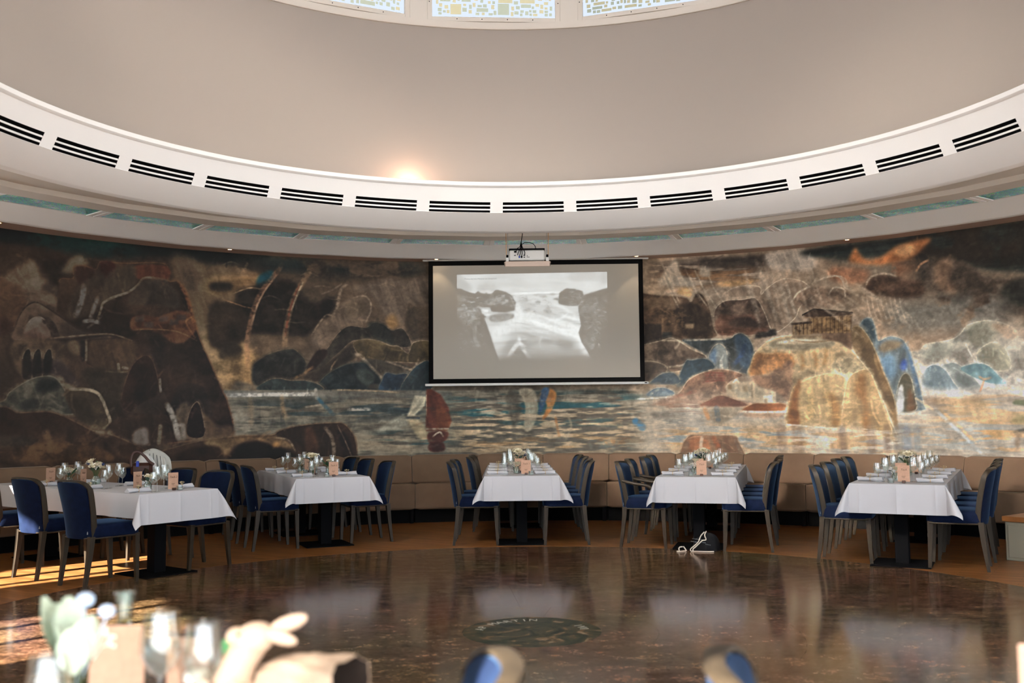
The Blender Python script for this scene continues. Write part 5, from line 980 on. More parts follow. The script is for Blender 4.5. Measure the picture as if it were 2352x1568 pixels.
TABLES = [ # key, name in labels, near-end centre, axis angle, length, [chairs: side(-1 left/near, +1 right/far), s, lateral, arms]
 ('leftmost table', (-3.15, 2.36), -54.0, 2.72, [(-1, .24, .61, 0), (-1, 1.03, .61, 0), (-1, 1.82, .61, 0), (1, .35, .42, 0), (1, 1.10, .53, 1), (1, 1.85, .46, 0)], ('camera side', 'wall side')),
 ('second table from left', (-2.13, 4.21), -26.5, 2.00, [(-1, .33, .58, 0), (-1, 1.1, .6, 0), (-1, 1.72, .58, 0), (1, .40, .48, 0), (1, 1.10, .45, 0), (1, 1.72, .45, 0)], ('left side', 'right side')),
 ('middle table', (-.09, 4.21), -1.5, 2.50, [(-1, .32, .49, 0), (-1, .92, .48, 0), (-1, 1.60, .32, 0), (-1, 2.18, .30, 0), (1, .26, .47, 0), (1, .84, .50, 0), (1, 1.42, .50, 0), (1, 2.0, .48, 0)], ('left side', 'right side')),
 ('second table from right', (1.70, 3.75), 14.5, 2.60, [(-1, .30, .54, 1), (-1, .92, .53, 1), (-1, 1.5, .45, 0), (-1, 2.12, .45, 0), (1, .22, .49, 0), (1, .80, .53, 0), (1, 1.38, .53, 0), (1, 1.96, .53, 0)], ('left side', 'right side')),
 ('rightmost table', (3.29, 2.48), 26.0, 2.70, [(-1, .35, .48, 0), (-1, .97, .48, 0), (-1, 1.74, .5, 0), (-1, 2.3, .48, 0), (1, .30, .47, 0), (1, .90, .50, 0), (1, 1.52, .50, 0), (1, 2.15, .50, 0)], ('left side', 'right side')),
]
def frame(t):
    a = math.radians(t[2]); return Vector((t[1][0], t[1][1], 0)), Vector((math.sin(a), math.cos(a), 0)), Vector((math.cos(a), -math.sin(a), 0))
for ti, t in enumerate(TABLES):
    o, d, n = frame(t)
    table('black pedestal table hidden under the cloth of the %s' % t[0], t[1], t[2], t[3])
    c = cloth_mesh(.80, t[3], .265, 20+ti).build('tablecloth', 'linen', None, tuple(o+d*(t[3]/2)), -math.radians(t[2]), smooth=40)
    tag(c, 'white linen tablecloth with pointed corners draped over the %s' % t[0], 'tablecloth', 'white tablecloths')
    cnt = {-1: 0, 1: 0}
    for (sd, s, lat, arm) in t[4]:
        p = o+d*s+n*(sd*lat); f = t[2]+(90 if sd < 0 else -90)+random.uniform(-3, 3)
        side = t[5][0 if sd < 0 else 1]
        chair('blue velvet %s, %s from front, %s of the %s' % ('armchair' if arm else 'chair', ORD[cnt[sd]], side, t[0]), (p.x, p.y, 0), f, 'blue velvet chairs', bool(arm)); cnt[sd] += 1
# foreground tables close to the camera with one chair each in view
FT = ('front left table', (-.79, -4.20), 180.0, 2.0); FT2 = ('front right table', (1.21, -4.32), 180.0, 2.0)
for k, t in enumerate((FT, FT2)):
    o, d, n = frame(t); table('black pedestal table under the cloth of the %s' % t[0], t[1], t[2], t[3])
    c = cloth_mesh(.80, t[3], .265, 40+k).build('tablecloth', 'linen', None, tuple(o+d*(t[3]/2)), -math.radians(t[2]), smooth=40)
    tag(c, 'white linen tablecloth on the %s nearest the camera' % t[0], 'tablecloth', 'white tablecloths')
chair('sunlit blue velvet chair back near the bottom centre of the picture', (-.36, -4.54, 0), -96, 'blue velvet chairs')
chair('blue velvet chair back near the bottom edge, right of centre', (.69, -4.55, 0), 99, 'blue velvet chairs')
# ------------------------------------------------------------------ projection screen
SX, SY, ZB, ZTOP = .105, 7.02, 1.845, 3.535; SW = 2.955
scr = thing('projection_screen', 'large pull-down projection screen with black border showing a rocky shore', 'screen', (SX, SY, 0), math.radians(.6))
MB().rbox((0, 0, (ZB+ZTOP)/2), (SW-.10, .006, ZTOP-ZB-.12), .001).build('screen_fabric', 'screen_fabric', scr)
bw = .062
for sx in (-1, 1): MB().rbox((sx*(SW/2-bw/2), -.004, (ZB+ZTOP)/2), (bw, .008, ZTOP-ZB), .001).build('border', 'black_border', scr)
MB().rbox((0, -.004, ZTOP-.032), (SW-2*bw, .008, .064), .001).build('border', 'black_border', scr)
MB().rbox((0, -.004, ZB+.032), (SW-2*bw, .008, .064), .001).build('border', 'black_border', scr)
bb_ = MB().rbox((0, -.006, ZB-.016), (SW+.10, .03, .034), .006).build('bottom_bar', 'alu_white', scr)
MB().rbox((SW/2+.01, -.023, ZB-.014), (.035, .004, .012), .002).build('end_button', 'black_metal', bb_)
pc = bpy.data.meshes.new('projected_picture'); x0_, x1_, z0_, z1_ = -1.085, .985, 2.11, 3.345
gx, gz = np.meshgrid(np.linspace(x0_, x1_, MW), np.linspace(z0_, z1_, MH)); gz = gz+(gx-x0_)/(x1_-x0_)*.018*(gz-z0_)/(z1_-z0_); pv = np.stack([gx, np.full_like(gx, -.0036), gz], -1).reshape(-1, 3)
i0 = (np.arange(MH-1)[:, None]*MW+np.arange(MW-1)[None]).ravel(); pc.from_pydata(pv.tolist(), [], np.stack([i0, i0+1, i0+MW+1, i0+MW], 1).tolist())
ca = pc.color_attributes.new('light', 'FLOAT_COLOR', 'POINT'); ca.data.foreach_set('color', np.repeat(PIC_V.reshape(-1, 1), 4, 1).astype(np.float32).ravel())
pm = mat('projected_light', MATS['screen_fabric'].node_tree.nodes['Principled BSDF'].inputs['Base Color'].default_value[:3], .9, spec=.1, emis=((.80, .86, .88), 1.0)); nt = pm.node_tree; at_ = nt.nodes.new('ShaderNodeAttribute'); at_.attribute_name = 'light'
ml_ = nt.nodes.new('ShaderNodeMath'); ml_.operation = 'MULTIPLY'; ml_.inputs[1].default_value = .26; nt.links.new(at_.outputs['Fac'], ml_.inputs[0]); nt.links.new(ml_.outputs[0], nt.nodes['Principled BSDF'].inputs['Emission Strength']); pc.materials.append(pm)
place('projected_picture', pc, scr)
mat('caption_grey', (.40, .40, .38), .9); cap = place('caption', text_mesh('Photo by Jon Moore on Unsplash', .033, 'caption_grey'), scr, (-.76, -.0045, 3.285)); cap.rotation_euler = (math.pi/2, 0, 0)
MB().rbox((0, .01, ZTOP+.010), (SW+.16, .06, .020), .004).build('housing', 'alu_white', scr)
# ------------------------------------------------------------------ projector under the inner ceiling
PX, PY = -.005, 5.05
pj = thing('projector', 'white ceiling projector on a wooden tray with dangling black cables', 'projector', (PX, PY, 0))
mat('tray_wood', (.47, .36, .29), .6)
MB().rbox((0, .02, 3.185), (.545, .26, .018), .003).build('tray', 'tray_wood', pj)
MB().rbox((0, -.13, 3.165), (.52, .012, .062), .003).build('tray_lip', 'tray_wood', pj)
body = MB().rbox((-.005, .03, 3.275), (.41, .24, .12), .01).build('body', 'alu_white', pj)
MB().rbox((-.005, .03, 3.345), (.42, .25, .018), .004).build('cover', 'black_metal', pj)
for i, (x, z, w_, h_) in enumerate(((-.14, 3.315, .03, .02), (-.145, 3.272, .022, .008), (-.035, 3.272, .022, .009), (-.035, 3.25, .020, .009), (.0, 3.265, .008, .008), (.0, 3.25, .008, .008), (.018, 3.25, .012, .008))):
    MB().rbox((x, -.092, z), (w_, .008, h_), .001).build('port', 'black_metal', body)
mat('plug_blue', (.02, .05, .35), .5)
MB().rbox((-.092, -.098, 3.252), (.018, .02, .022), .003).build('plug', 'plug_blue', body); MB().rbox((-.066, -.098, 3.252), (.018, .02, .022), .003).build('plug', 'black_metal', body)
for sx in (-1, 1):
    MB().rbox((sx*.235, -.04, 3.225), (.035, .03, .06), .004).build('bracket', 'alu_white', pj)
    MB().rbox((sx*.235, -.04, 3.27), (.026, .03, .032), .003).build('clamp', 'black_metal', pj)
    MB().tube([(sx*.245, -.04, 3.26), (sx*.252, -.04, 3.652)], .004, 6).build('rod', 'brass', pj); MB().tube([(sx*.229, -.03, 3.26), (sx*.231, -.03, 3.652)], .0025, 6).build('rod', 'steel', pj)
for (x1, z1, dx) in ((-.13, 3.32, -.02), (-.115, 3.275, 0), (-.092, 3.262, .01), (-.066, 3.262, .02), (-.03, 3.272, .03)):
    MB().tube([(x1, -.10, z1), (x1*.9, -.115, z1+.03), (-.075+dx*.5, -.12, 3.37), (-.07, -.10, 3.43), (-.055, -.08, 3.52), (-.05, -.06, 3.655)], .0045, 6).build('cable', 'black_metal', pj)
MB().tube([(-.06, -.10, 3.40), (-.03, -.08, 3.425), (.03, -.06, 3.428), (.07, -.05, 3.415), (.095, -.04, 3.385), (.10, -.03, 3.36)], .004, 6).build('cable', 'black_metal', pj)
# ------------------------------------------------------------------ recessed downlights in the soffit
dl = MB().lathe([(.030, .004), (.034, -.002), (.046, 0), (.050, .018)], 20); dl_me = dl.mesh('trim_ring', 'brass'); lp_me = MB().lathe([(.001, .002), (.026, .003), (.031, .006)], 16).mesh('lamp', 'brass_glow')
for i, a in enumerate((-55.2, -32.8, -10.3, 12.2, 34.7)):
    t = thing('downlight', 'small glowing brass downlight in the ceiling soffit, %s from the left' % ORD[i], 'downlight', P(a, 7.0, Z_SOF-.018), 0, 'soffit downlights')
    place('trim_ring', dl_me, t); place('lamp', lp_me, t)
    ld = bpy.data.lights.new('downlight_beam', 'SPOT'); ld.energy = 0.8; ld.spot_size = math.radians(80); ld.color = (1, .78, .5); ld.shadow_soft_size = .02
    lo = bpy.data.objects.new('downlight_beam', ld); COL.objects.link(lo); lo.parent = t; lo.location = (0, 0, -.04)
ld = bpy.data.lights.new('cove_lamp', 'POINT'); ld.energy = 1.6; ld.color = (1, .62, .42); ld.shadow_soft_size = .03
lo = bpy.data.objects.new('cove_lamp', ld); COL.objects.link(lo); lo.location = P(-17.5, 4.17, 3.93)
# ------------------------------------------------------------------ things on the tables
CLOTH_Z = .7512
gl_bowl = MB().lathe([(.001, .097), (.006, .0975), (.022, .108), (.039, .138), (.0415, .150), (.0395, .178), (.0335, .225), (.0325, .225), (.0385, .177), (.0402, .150), (.038, .140), (.021, .111), (.001, .101)], 20).mesh('bowl', 'glass', 60)
gl_stem = MB().lathe([(.001, .0), (.036, .0), (.036, .002), (.012, .006), (.0045, .014), (.0038, .05), (.0045, .09), (.008, .0985), (.001, .0985)], 16).mesh('stem', 'glass', 60)
wg_bowl = MB().lathe([(.001, .072), (.012, .074), (.028, .092), (.035, .118), (.033, .15), (.0295, .178), (.0285, .178), (.032, .149), (.034, .118), (.027, .094), (.001, .076)], 18).mesh('bowl', 'glass', 60)
wg_stem = MB().lathe([(.001, .0), (.032, .0), (.032, .002), (.01, .005), (.004, .012), (.004, .066), (.007, .074), (.001, .074)], 14).mesh('stem', 'glass', 60)
def wine_glass(label, loc, small=False, group='stemmed glasses on the tables', k=1.0):
    t = thing('water_goblet' if small else 'wine_glass', label, 'glass', loc, random.uniform(0, 6), group)
    place('bowl', wg_bowl if small else gl_bowl, t); place('stem', wg_stem if small else gl_stem, t); t.scale = (k, k, k); return t
def napkin_mesh():
    b = MB()
    def fn(u, v):
        a = 2*math.pi*u; x = (v-.5)*.225; pin = 1-.22*math.exp(-(x/.018)**2); fl = 1+.10*abs(x)/.11
        r = (.0215+.002*math.sin(3*a+x*30))*pin*fl; return Vector((x+.006*math.sin(a*2), r*1.15*math.cos(a), .0195+r*.88*math.sin(a)))
    b.grid(fn, 20, 16, True)
    for s in (0, 1): k = 0; b.f.append(tuple(i*17+(16 if s else 0) for i in range(20)))
    return b
NAP = napkin_mesh().mesh('napkin_roll', 'linen', 60)
TW = MB().tube([(.001*math.sin(i), .0205*math.cos(i*math.pi/8), .0195+.017*math.sin(i*math.pi/8)) for i in range(16)], .0018, 5, True).tube([(.004+.001*math.sin(i), .0205*math.cos(i*math.pi/8), .0195+.017*math.sin(i*math.pi/8)) for i in range(16)], .0016, 5, True).mesh('twine', 'twine')
_r = random.Random(2); sp = MB()
for k in range(9):
    e = Vector((_r.uniform(-.03, .03), _r.uniform(-.02, .02), .045+_r.uniform(0, .022))); sp.tube([(.002, 0, .036), (e.x*.5, e.y*.5, .042), e], .0007, 4); sp.ball(e, _r.uniform(.003, .0055), 6, 4)
SPR = sp.mesh('dried_sprig', mat('dried', 'c8b48c', .8))
def cutlery(kind):
    b = MB()
    if kind == 'knife':
        b.add([(-.11, -.005, 0), (-.02, -.004, 0), (.0, -.007, 0), (.09, -.008, 0), (.11, .002, 0), (.09, .006, 0), (-.02, .004, 0), (-.11, .005, 0)]+[(x, y, .0025) for (x, y) in ((-.11, -.005), (-.02, -.004), (.0, -.007), (.09, -.008), (.11, .002), (.09, .006), (-.02, .004), (-.11, .005))], [tuple(range(8))[::-1], tuple(range(8, 16))]+[(i, (i+1) % 8, 8+(i+1) % 8, 8+i) for i in range(8)])
    else:
        b.rbox((-.04, 0, .0025), (.13, .009, .0025), .001); b.rbox((.045, 0, .004), (.045, .022, .002), .0008)
        for i in range(4): b.rbox((.088, -.009+.006*i, .0055), (.045, .0028, .002), .0008)
    return b.mesh(kind, 'steel')
KN, FK = cutlery('knife'), cutlery('fork')
def place_setting(o, d, n, sd, s, where, W2=.40):
    e = n*sd
    def at(lat, ds, z=CLOTH_Z): p = o+d*(s+ds)+e*lat; return (p.x, p.y, z)
    rz = math.atan2(e.y, e.x)
    t = thing('napkin', 'rolled white napkin tied with twine, '+where, 'napkin', at(.262, 0), rz+random.uniform(-.08, .08), 'rolled napkins at the places')
    place('napkin_roll', NAP, t); place('twine', TW, t); place('dried_sprig', SPR, t)
    tag(place('fork', FK, None, at(.255, -.045*sd), rz+math.pi+random.uniform(-.1, .1)), 'steel fork beside the napkin, '+where, 'fork', 'forks at the places')
    tag(place('knife', KN, None, at(.255, .045*sd), rz+math.pi+random.uniform(-.1, .1)), 'steel knife beside the napkin, '+where, 'knife', 'knives at the places')
    wine_glass('tall stemmed wine glass, '+where, at(.118, .07*sd))
    wine_glass('small stemmed water goblet, '+where, at(.185, .115*sd), True)
CARD = MB().rbox((0, 0, .074), (.105, .0016, .148), .0003).mesh('card', 'kraft', 0)
HOLD = MB().rbox((0, 0, .012), (.03, .026, .024), .003).mesh('card_holder', 'dark_wood')
TXT = {}
def menu_card(label, hlabel, loc, rz, txt='Tisch', k=1.0):
    hd = tag(place('card_holder', HOLD, None, loc, rz), hlabel, 'card holder', 'wooden card holders')
    t = thing('menu_card', label, 'card', (loc[0], loc[1], loc[2]+.0125), rz, 'kraft table cards')
    # the card stands in a slot: shift its foot to the back half of the block
    place('card', CARD, t, (0, .0145, 0)); t.scale = (k, k, k)
    if txt is None: return t
    if txt not in TXT: TXT[txt] = text_mesh(txt, .026, 'ink', .35)
    o = place('lettering', TXT[txt], t, (0, .0130, .108)); o.rotation_euler = (math.pi/2, 0, 0)
    for i, z in enumerate((.050, .043, .036)):
        key = '_line%d' % i
        if key not in TXT: TXT[key] = MB().rbox((0, 0, 0), (.036-.008*i, .0006, .0022), .0002).mesh('print_line', 'ink', 0)
        place('print_line', TXT[key], t, (0, .0132, z))
    return t
# flowers
def rose_mesh():
    b = MB()
    rr = random.Random(4)
    for k, (n, r, h, op) in enumerate(((3, .008, .030, .05), (4, .014, .031, .12), (5, .020, .030, .25), (6, .026, .027, .45), (6, .031, .020, .75))):
        for i in range(n):
            a0 = 2*math.pi*(i/n)+k*.6+rr.uniform(-.1, .1); w_ = 2*math.pi/n*.72
            def fn(u, v, a0=a0, w_=w_, r=r, h=h, op=op):
                a = a0+(u-.5)*2*w_*math.sin(math.pi*(.12+.8*v)); q = r*(.35+.75*math.sin(v*1.45))+op*.012*v**3; z = h*v*(1-.12*(2*u-1)**2)-.006*op*max(0, v-.75)*4; return Vector((q*math.cos(a), q*math.sin(a), z))
            b.grid(fn, 4, 4)
    b.ball((0, 0, .0), (.012, .012, .008), 8, 5); return b
ROSE = rose_mesh().mesh('rose', 'rose', 60)
def leaf_mesh(L, W, m):
    b = MB()
    def fn(u, v): x = (u-.5)*W*math.sin(math.pi*(.06+.9*v))**.8; return Vector((x, L*v, .25*abs(x)+.12*L*v*v))
    b.grid(fn, 4, 6); me = b.mesh('leaf', m, 60); return me
LEAF_E, LEAF_G = leaf_mesh(.045, .036, 'eucalyptus'), leaf_mesh(.07, .034, 'leaf')
TH = MB().ball((0, 0, .012), (.013, .013, .015), 8, 6)
for k in range(14):
    a = 2.4*k; z = 1-2*(k+.5)/14; q = math.sqrt(1-z*z); v = Vector((q*math.cos(a), q*math.sin(a), z)); TH.tube([v*.012+Vector((0, 0, .012)), v*.024+Vector((0, 0, .012))], [.003, .0004], 4)
THI = TH.mesh('thistle', 'thistle')
fl = MB(); _r = random.Random(8)
for k in range(34):
    v = Vector((_r.gauss(0, 1), _r.gauss(0, 1), abs(_r.gauss(0, 1))+.3)).normalized()*_r.uniform(.035, .06); fl.ball(v, .0042, 6, 4)
    if k % 2 == 0: fl.tube([(0, 0, -.02), v*.5, v], .0006, 4)
FILL = fl.mesh('filler_blossoms', 'tiny_white')
VASES = {
 'jar': MB().lathe([(.001, 0), (.033, 0), (.036, .004), (.036, .05), (.03, .062), (.024, .068), (.025, .078), (.0235, .078), (.0225, .069), (.034, .05), (.034, .006), (.001, .005)], 20).mesh('vase', 'vase_glass', 50),
 'bottle': MB().lathe([(.001, 0), (.027, 0), (.029, .004), (.029, .085), (.022, .10), (.014, .11), (.014, .128), (.0155, .13), (.0125, .13), (.0125, .11), (.0275, .085), (.0275, .006), (.001, .005)], 20).mesh('vase', 'vase_glass', 50),
 'bowl': MB().lathe([(.001, 0), (.025, 0), (.042, .015), (.050, .04), (.045, .07), (.028, .088), (.026, .10), (.024, .10), (.026, .087), (.043, .069), (.048, .04), (.04, .017), (.001, .005)], 22).mesh('vase', 'vase_glass', 50)}
def vase(label, loc, kind, roses, leaves=5, thistles=0, filler=0, H=.13, spread=.05, seed=0, k=1.0, lm=None, rise=0.0):
    t = thing('flower_vase', label, 'vase', loc, 0, 'glass vases with flowers'); t.scale = (k, k, k); r = random.Random(seed)
    place('vase', VASES[kind], t)
    def stem(to): st.tube([(r.uniform(-.008, .008), r.uniform(-.008, .008), .012), (to[0]*.35, to[1]*.35, to[2]*.6), to], .0018, 5)
    st = MB(); heads = []
    for i in range(roses):
        a = 2*math.pi*i/max(1, roses)+r.uniform(-.5, .5); q = (spread*r.uniform(.55, 1.0)) if roses > 1 else .012; p = Vector((q*math.cos(a), q*math.sin(a), H+r.uniform(-.02, .03))); heads.append(('rose', ROSE, p, r.uniform(.95, 1.25), Vector((p.x, p.y, .09))))
    for i in range(thistles):
        a = r.uniform(0, 6.28); p = Vector((spread*1.1*math.cos(a), spread*1.1*math.sin(a), H+r.uniform(-.03, .02))); heads.append(('thistle', THI, p, 1.0, Vector((p.x, p.y, .1))))
    for i in range(filler):
        a = r.uniform(0, 6.28); p = Vector((spread*.8*math.cos(a), spread*.8*math.sin(a), H-r.uniform(.0, .03))); heads.append(('filler_blossoms', FILL, p, r.uniform(.8, 1.1), Vector((0, 0, 1))))
    for (nm, me, p, s, up) in heads:
        stem(p); o = place(nm, me, t, p); o.rotation_mode = 'QUATERNION'; o.rotation_quaternion = up.to_track_quat('Z', 'Y'); o.scale = (s, s, s)
    for i in range(leaves):
        a = r.uniform(0, 6.28); q = spread*r.uniform(.3, .9); p = Vector((q*math.cos(a), q*math.sin(a), H-r.uniform(.01, .06))); stem(p)
        o = place('leaf', (lm or (LEAF_E if i % 3 else LEAF_G)), t, p); o.rotation_mode = 'QUATERNION'; o.rotation_quaternion = Vector((math.cos(a), math.sin(a), r.uniform(-.1, .9)+rise)).to_track_quat('Y', 'Z'); s = r.uniform(.8, 1.3); o.scale = (s, s, s)
    st.build('stems', 'stem', t); return t
CUP = MB().lathe([(.001, 0), (.026, 0), (.028, .002), (.029, .042), (.0275, .042), (.0262, .004), (.001, .004)], 18).mesh('cup', 'frosted', 50)
WAX = MB().lathe([(.001, .018), (.024, .018), (.024, .004)], 14).tube([(0, 0, .018), (.001, 0, .026)], .0008, 4).mesh('wax', 'candle')
def tealight(label, loc):
    t = thing('tealight', label, 'candle', loc, 0, 'tealights in glass cups'); place('cup', CUP, t); place('wax', WAX, t); return t
TXTS = ['Tisch 2', 'Tisch 3', 'Tisch 1', 'Tisch', 'Tisch']
for ti, t in enumerate(TABLES):
    o, d, n = frame(t); cnt = {-1: 0, 1: 0}; nm = t[0]; a = -math.radians(t[2])
    for (sd, s, lat, arm) in t[4]:
        side = t[5][0 if sd < 0 else 1].replace(' side', '')
        place_setting(o, d, n, sd, max(.2, min(t[3]-.2, s)), '%s place on %s of %s' % (ORD[cnt[sd]], side, nm)); cnt[sd] += 1
    def at(s, lat, z=CLOTH_Z): p = o+d*s+n*lat; return (p.x, p.y, z)
    menu_card('kraft table card facing the front end of the '+nm, 'dark wooden holder of the front card on the '+nm, at(.16, .05), a, TXTS[ti])
    menu_card('second kraft card, half hidden behind the front card, on '+nm, 'dark wooden holder of the second card on the '+nm, at(.62, -.015 if ti != 1 else -.03), a+(.2 if ti != 1 else 1.2), 'Tisch')
    menu_card('third kraft card near the middle of the '+nm, 'dark wooden holder of the third card on the '+nm, at(t[3]*.60, .03), a+(.5 if ti < 4 else -.1), 'Tisch')
    if ti != 1: menu_card('kraft card towards the wall end of the '+nm, 'dark wooden holder of the wall end card on the '+nm, at(t[3]*.80, -.02), a+.1, 'Tisch')
    tealight('frosted tealight cup beside the front card on the '+nm, at(.15, .105 if ti in (0, 2) else -.03 if ti == 1 else -.06)); tealight('frosted tealight cup in the middle of the '+nm, at(t[3]*.5, -.06)); tealight('frosted tealight cup near the wall end of the '+nm, at(t[3]*.72, .05))
    vase('glass vase with a bunch of cream roses and eucalyptus, centre of '+nm, at(t[3]*(.42 if ti != 0 else .5), -.01), 'bowl', 4 if ti != 2 else 5, 9, 2, 2, .20, .062, 30+ti)
    vase('small bottle with one cream rose near the front of the '+nm, at(.46 if ti else .42, -.05 if ti != 1 else .07), 'bottle' if ti == 1 else 'jar', 1, 4, 1 if ti == 1 else 0, 1 if ti != 1 else 0, .145 if ti == 1 else .115, .035, 50+ti)
    vase('small jar with a cream rose towards the wall end of the '+nm, at(t[3]*.66, -.04), 'jar', 1 if ti else 2, 5, 0, 1, .13, .04, 70+ti)
# ------------------------------------------------------------------ things on the two tables next to the camera
TB_Z = CLOTH_Z
menu_card('large blurred kraft card in front, sunlit, beside the green leaves', 'wooden holder of the large blurred kraft card in front', (-.935, -4.35, TB_Z), .05, None, 1.17)
menu_card('smaller blurred pale card behind the tall front wine glass', 'wooden holder of the smaller blurred pale card in front', (-.775, -4.36, TB_Z), -.25, None)
menu_card('blurred kraft card cut by the lower right picture edge', 'wooden holder of the kraft card at the lower right edge', (1.06, -4.50, TB_Z), .1, None, 1.05)
wine_glass('tall blurred wine glass in front of the pale card', (-.79, -4.46, TB_Z), k=1.07, group='blurred glasses in the foreground'); wine_glass('blurred wine glass left of the rabbit figure', (-.685, -4.50, TB_Z), k=1.0, group='blurred glasses in the foreground'); wine_glass('blurred wine glass at the lower left below the leaves', (-.885, -4.76, TB_Z), k=.97, group='blurred glasses in the foreground')
cf = thing('carafe', 'clear glass carafe standing behind the large blurred card', 'carafe', (-.945, -4.27, TB_Z), 0)
MB().lathe([(.001, 0), (.04, 0), (.043, .01), (.04, .09), (.022, .15), (.017, .19), (.021, .245), (.0195, .245), (.0155, .19), (.0205, .15), (.038, .09), (.001, .006)], 22).build('body', 'vase_glass', cf); MB().lathe([(.023, .243), (.024, .246), (.022, .249), (.019, .246)], 20).build('rim', 'vase_glass', cf)
mat('pale_leaf', (.46, .53, .40), .5); mat('pale_blue_flower', (.42, .52, .66), .6)
BIGLEAF = leaf_mesh(.10, .062, 'pale_leaf')
vv = vase('vase of pale green leaves with two light blue flowers, blurred in front', (-.925, -4.56, TB_Z), 'jar', 0, 11, 0, 1, .185, .04, 91, 1.0, BIGLEAF, 2.2)
for (x, z, r) in ((.02, .285, .019), (.065, .262, .017)): MB().ball((x, -.01, z), (r, r, r*.8), 10, 7).tube([(0, 0, .10), (x*.7, -.005, z-.05), (x, -.01, z-.01)], .002, 5).build('blue_flower', 'pale_blue_flower', vv)
vase('jar with a cream rose at the lower left corner of the picture', (-1.02, -4.75, TB_Z), 'jar', 1, 3, 0, 0, .115, .03, 93)
# rabbit figure, carrot and kraft bag
mat('rabbit_tan', (.52, .37, .26), .75, bump=(120, .05)); mat('carrot', (.75, .25, .03), .5); mat('carrot_top', (.12, .42, .16), .6); mat('paper_bag', (.46, .33, .23), .85, bump=(26, .25))
rb = thing('rabbit_figure', 'tan rabbit figure with two long ears leaning on the paper bag', 'figurine', (-.625, -4.50, TB_Z), 0)
MB().ball((0, 0, .068), (.052, .046, .068), 16, 12).tube([(.0, 0, .10), (.02, 0, .15), (.04, -.003, .18)], [.040, .034, .034], 12).build('body', 'rabbit_tan', rb)
MB().ball((.045, -.004, .190), (.046, .036, .034), 16, 12, Matrix.Rotation(-.35, 3, 'Y')).ball((.012, -.008, .196), (.024, .022, .020), 10, 8).build('head', 'rabbit_tan', rb)
MB().ball((.118, -.004, .222), (.042, .010, .016), 14, 9, Matrix.Rotation(-.33, 3, 'Y')).build('ear', 'rabbit_tan', rb); MB().ball((.105, -.018, .196), (.036, .009, .014), 14, 9, Matrix.Rotation(.28, 3, 'Y')).build('ear', 'rabbit_tan', rb)
for sx in (-1, 1): MB().tube([(-.01+sx*.03, -.035, .11), (-.03+sx*.03, -.05, .085), (-.02+sx*.03, -.058, .06)], [.015, .013, .012], 8).build('arm', 'rabbit_tan', rb); MB().ball((sx*.03, -.05, .018), (.018, .032, .016), 10, 7).build('foot', 'rabbit_tan', rb)
for sy in (-1, 1): MB().ball((.022, -.004+sy*.030, .206), .0035, 6, 5).build('eye', 'black_metal', rb)
ct = thing('carrot_toy', 'small orange carrot with green top beside the rabbit figure', 'carrot', (-.648, -4.435, TB_Z), 0)
MB().lathe([(.001, 0), (.010, .02), (.020, .09), (.022, .13), (.016, .142), (.001, .144)], 12).build('root', 'carrot', ct)
for k in range(3): MB().ball(((k-1)*.012, 0, .158), (.009, .008, .018), 8, 6).build('leaf_top', 'carrot_top', ct)
bg_ = thing('paper_bag', 'crumpled kraft paper bag lying on its side, opening to the right', 'bag', (-.475, -4.50, TB_Z), -.42)
def bagfn(u, v):
    a = 2*math.pi*u; x = -.115+.225*v; q = .45+.55*min(1, v*2.2)**.6; cr = 1+.05*math.sin(5*a+9*v)*(1-.5*v)+.04*math.sin(11*a-7*v+1); e = .62
    c, s = math.cos(a), math.sin(a); return Vector((x+.008*math.sin(3*a), .075*q*cr*math.copysign(abs(c)**e, c), .079+.077*q*cr*math.copysign(abs(s)**e, s)*(1 if s > 0 else 1)))
bb2 = MB().grid(bagfn, 36, 14, True); bb2.f.append(tuple(i*15 for i in range(36))); bb2.build('paper', 'paper_bag', bg_)
def bagin(u, v):
    q = bagfn(u, v); return Vector((q.x-.002, q.y*.975, .079+(q.z-.079)*.975))
MB().grid(bagin, 36, 14, True).build('shaded_inside', mat('bag_inside_shade', (.022, .012, .007), .9), bg_)  # inner face coloured near black to stand for the shade inside
tum = thing('tumbler', 'frosted tumbler at the right end of the paper bag', 'glass', (-.405, -4.60, TB_Z), 0)
MB().lathe([(.001, 0), (.026, 0), (.029, .004), (.033, .105), (.0315, .105), (.0275, .006), (.001, .006)], 18).build('body', 'frosted', tum); MB().lathe([(.0275, .045), (.001, .045)], 16).build('contents', 'candle', tum)
cj = thing('candle_jar', 'small white candle jar with a red label between the glasses', 'candle', (-.725, -4.42, TB_Z), 0)
MB().lathe([(.001, 0), (.026, 0), (.028, .003), (.028, .10), (.022, .106), (.001, .106)], 16).build('jar', 'candle', cj); MB().revolve([(.0286, .05), (.0286, .085)], 120, 240, 10).build('label', mat('red_print', (.25, .02, .02), .6), cj)
def smooth_path(p, n=4):
    p = [Vector(q) for q in p]; out = []
    for i in range(len(p)-1):
        a, b_, c_, d_ = p[max(0, i-1)], p[i], p[i+1], p[min(len(p)-1, i+2)]
        for k in range(n): t_ = k/n; out.append(.5*(2*b_+(c_-a)*t_+(2*a-5*b_+4*c_-d_)*t_*t_+(3*b_-a-3*c_+d_)*t_**3))
    return out+[p[-1]]
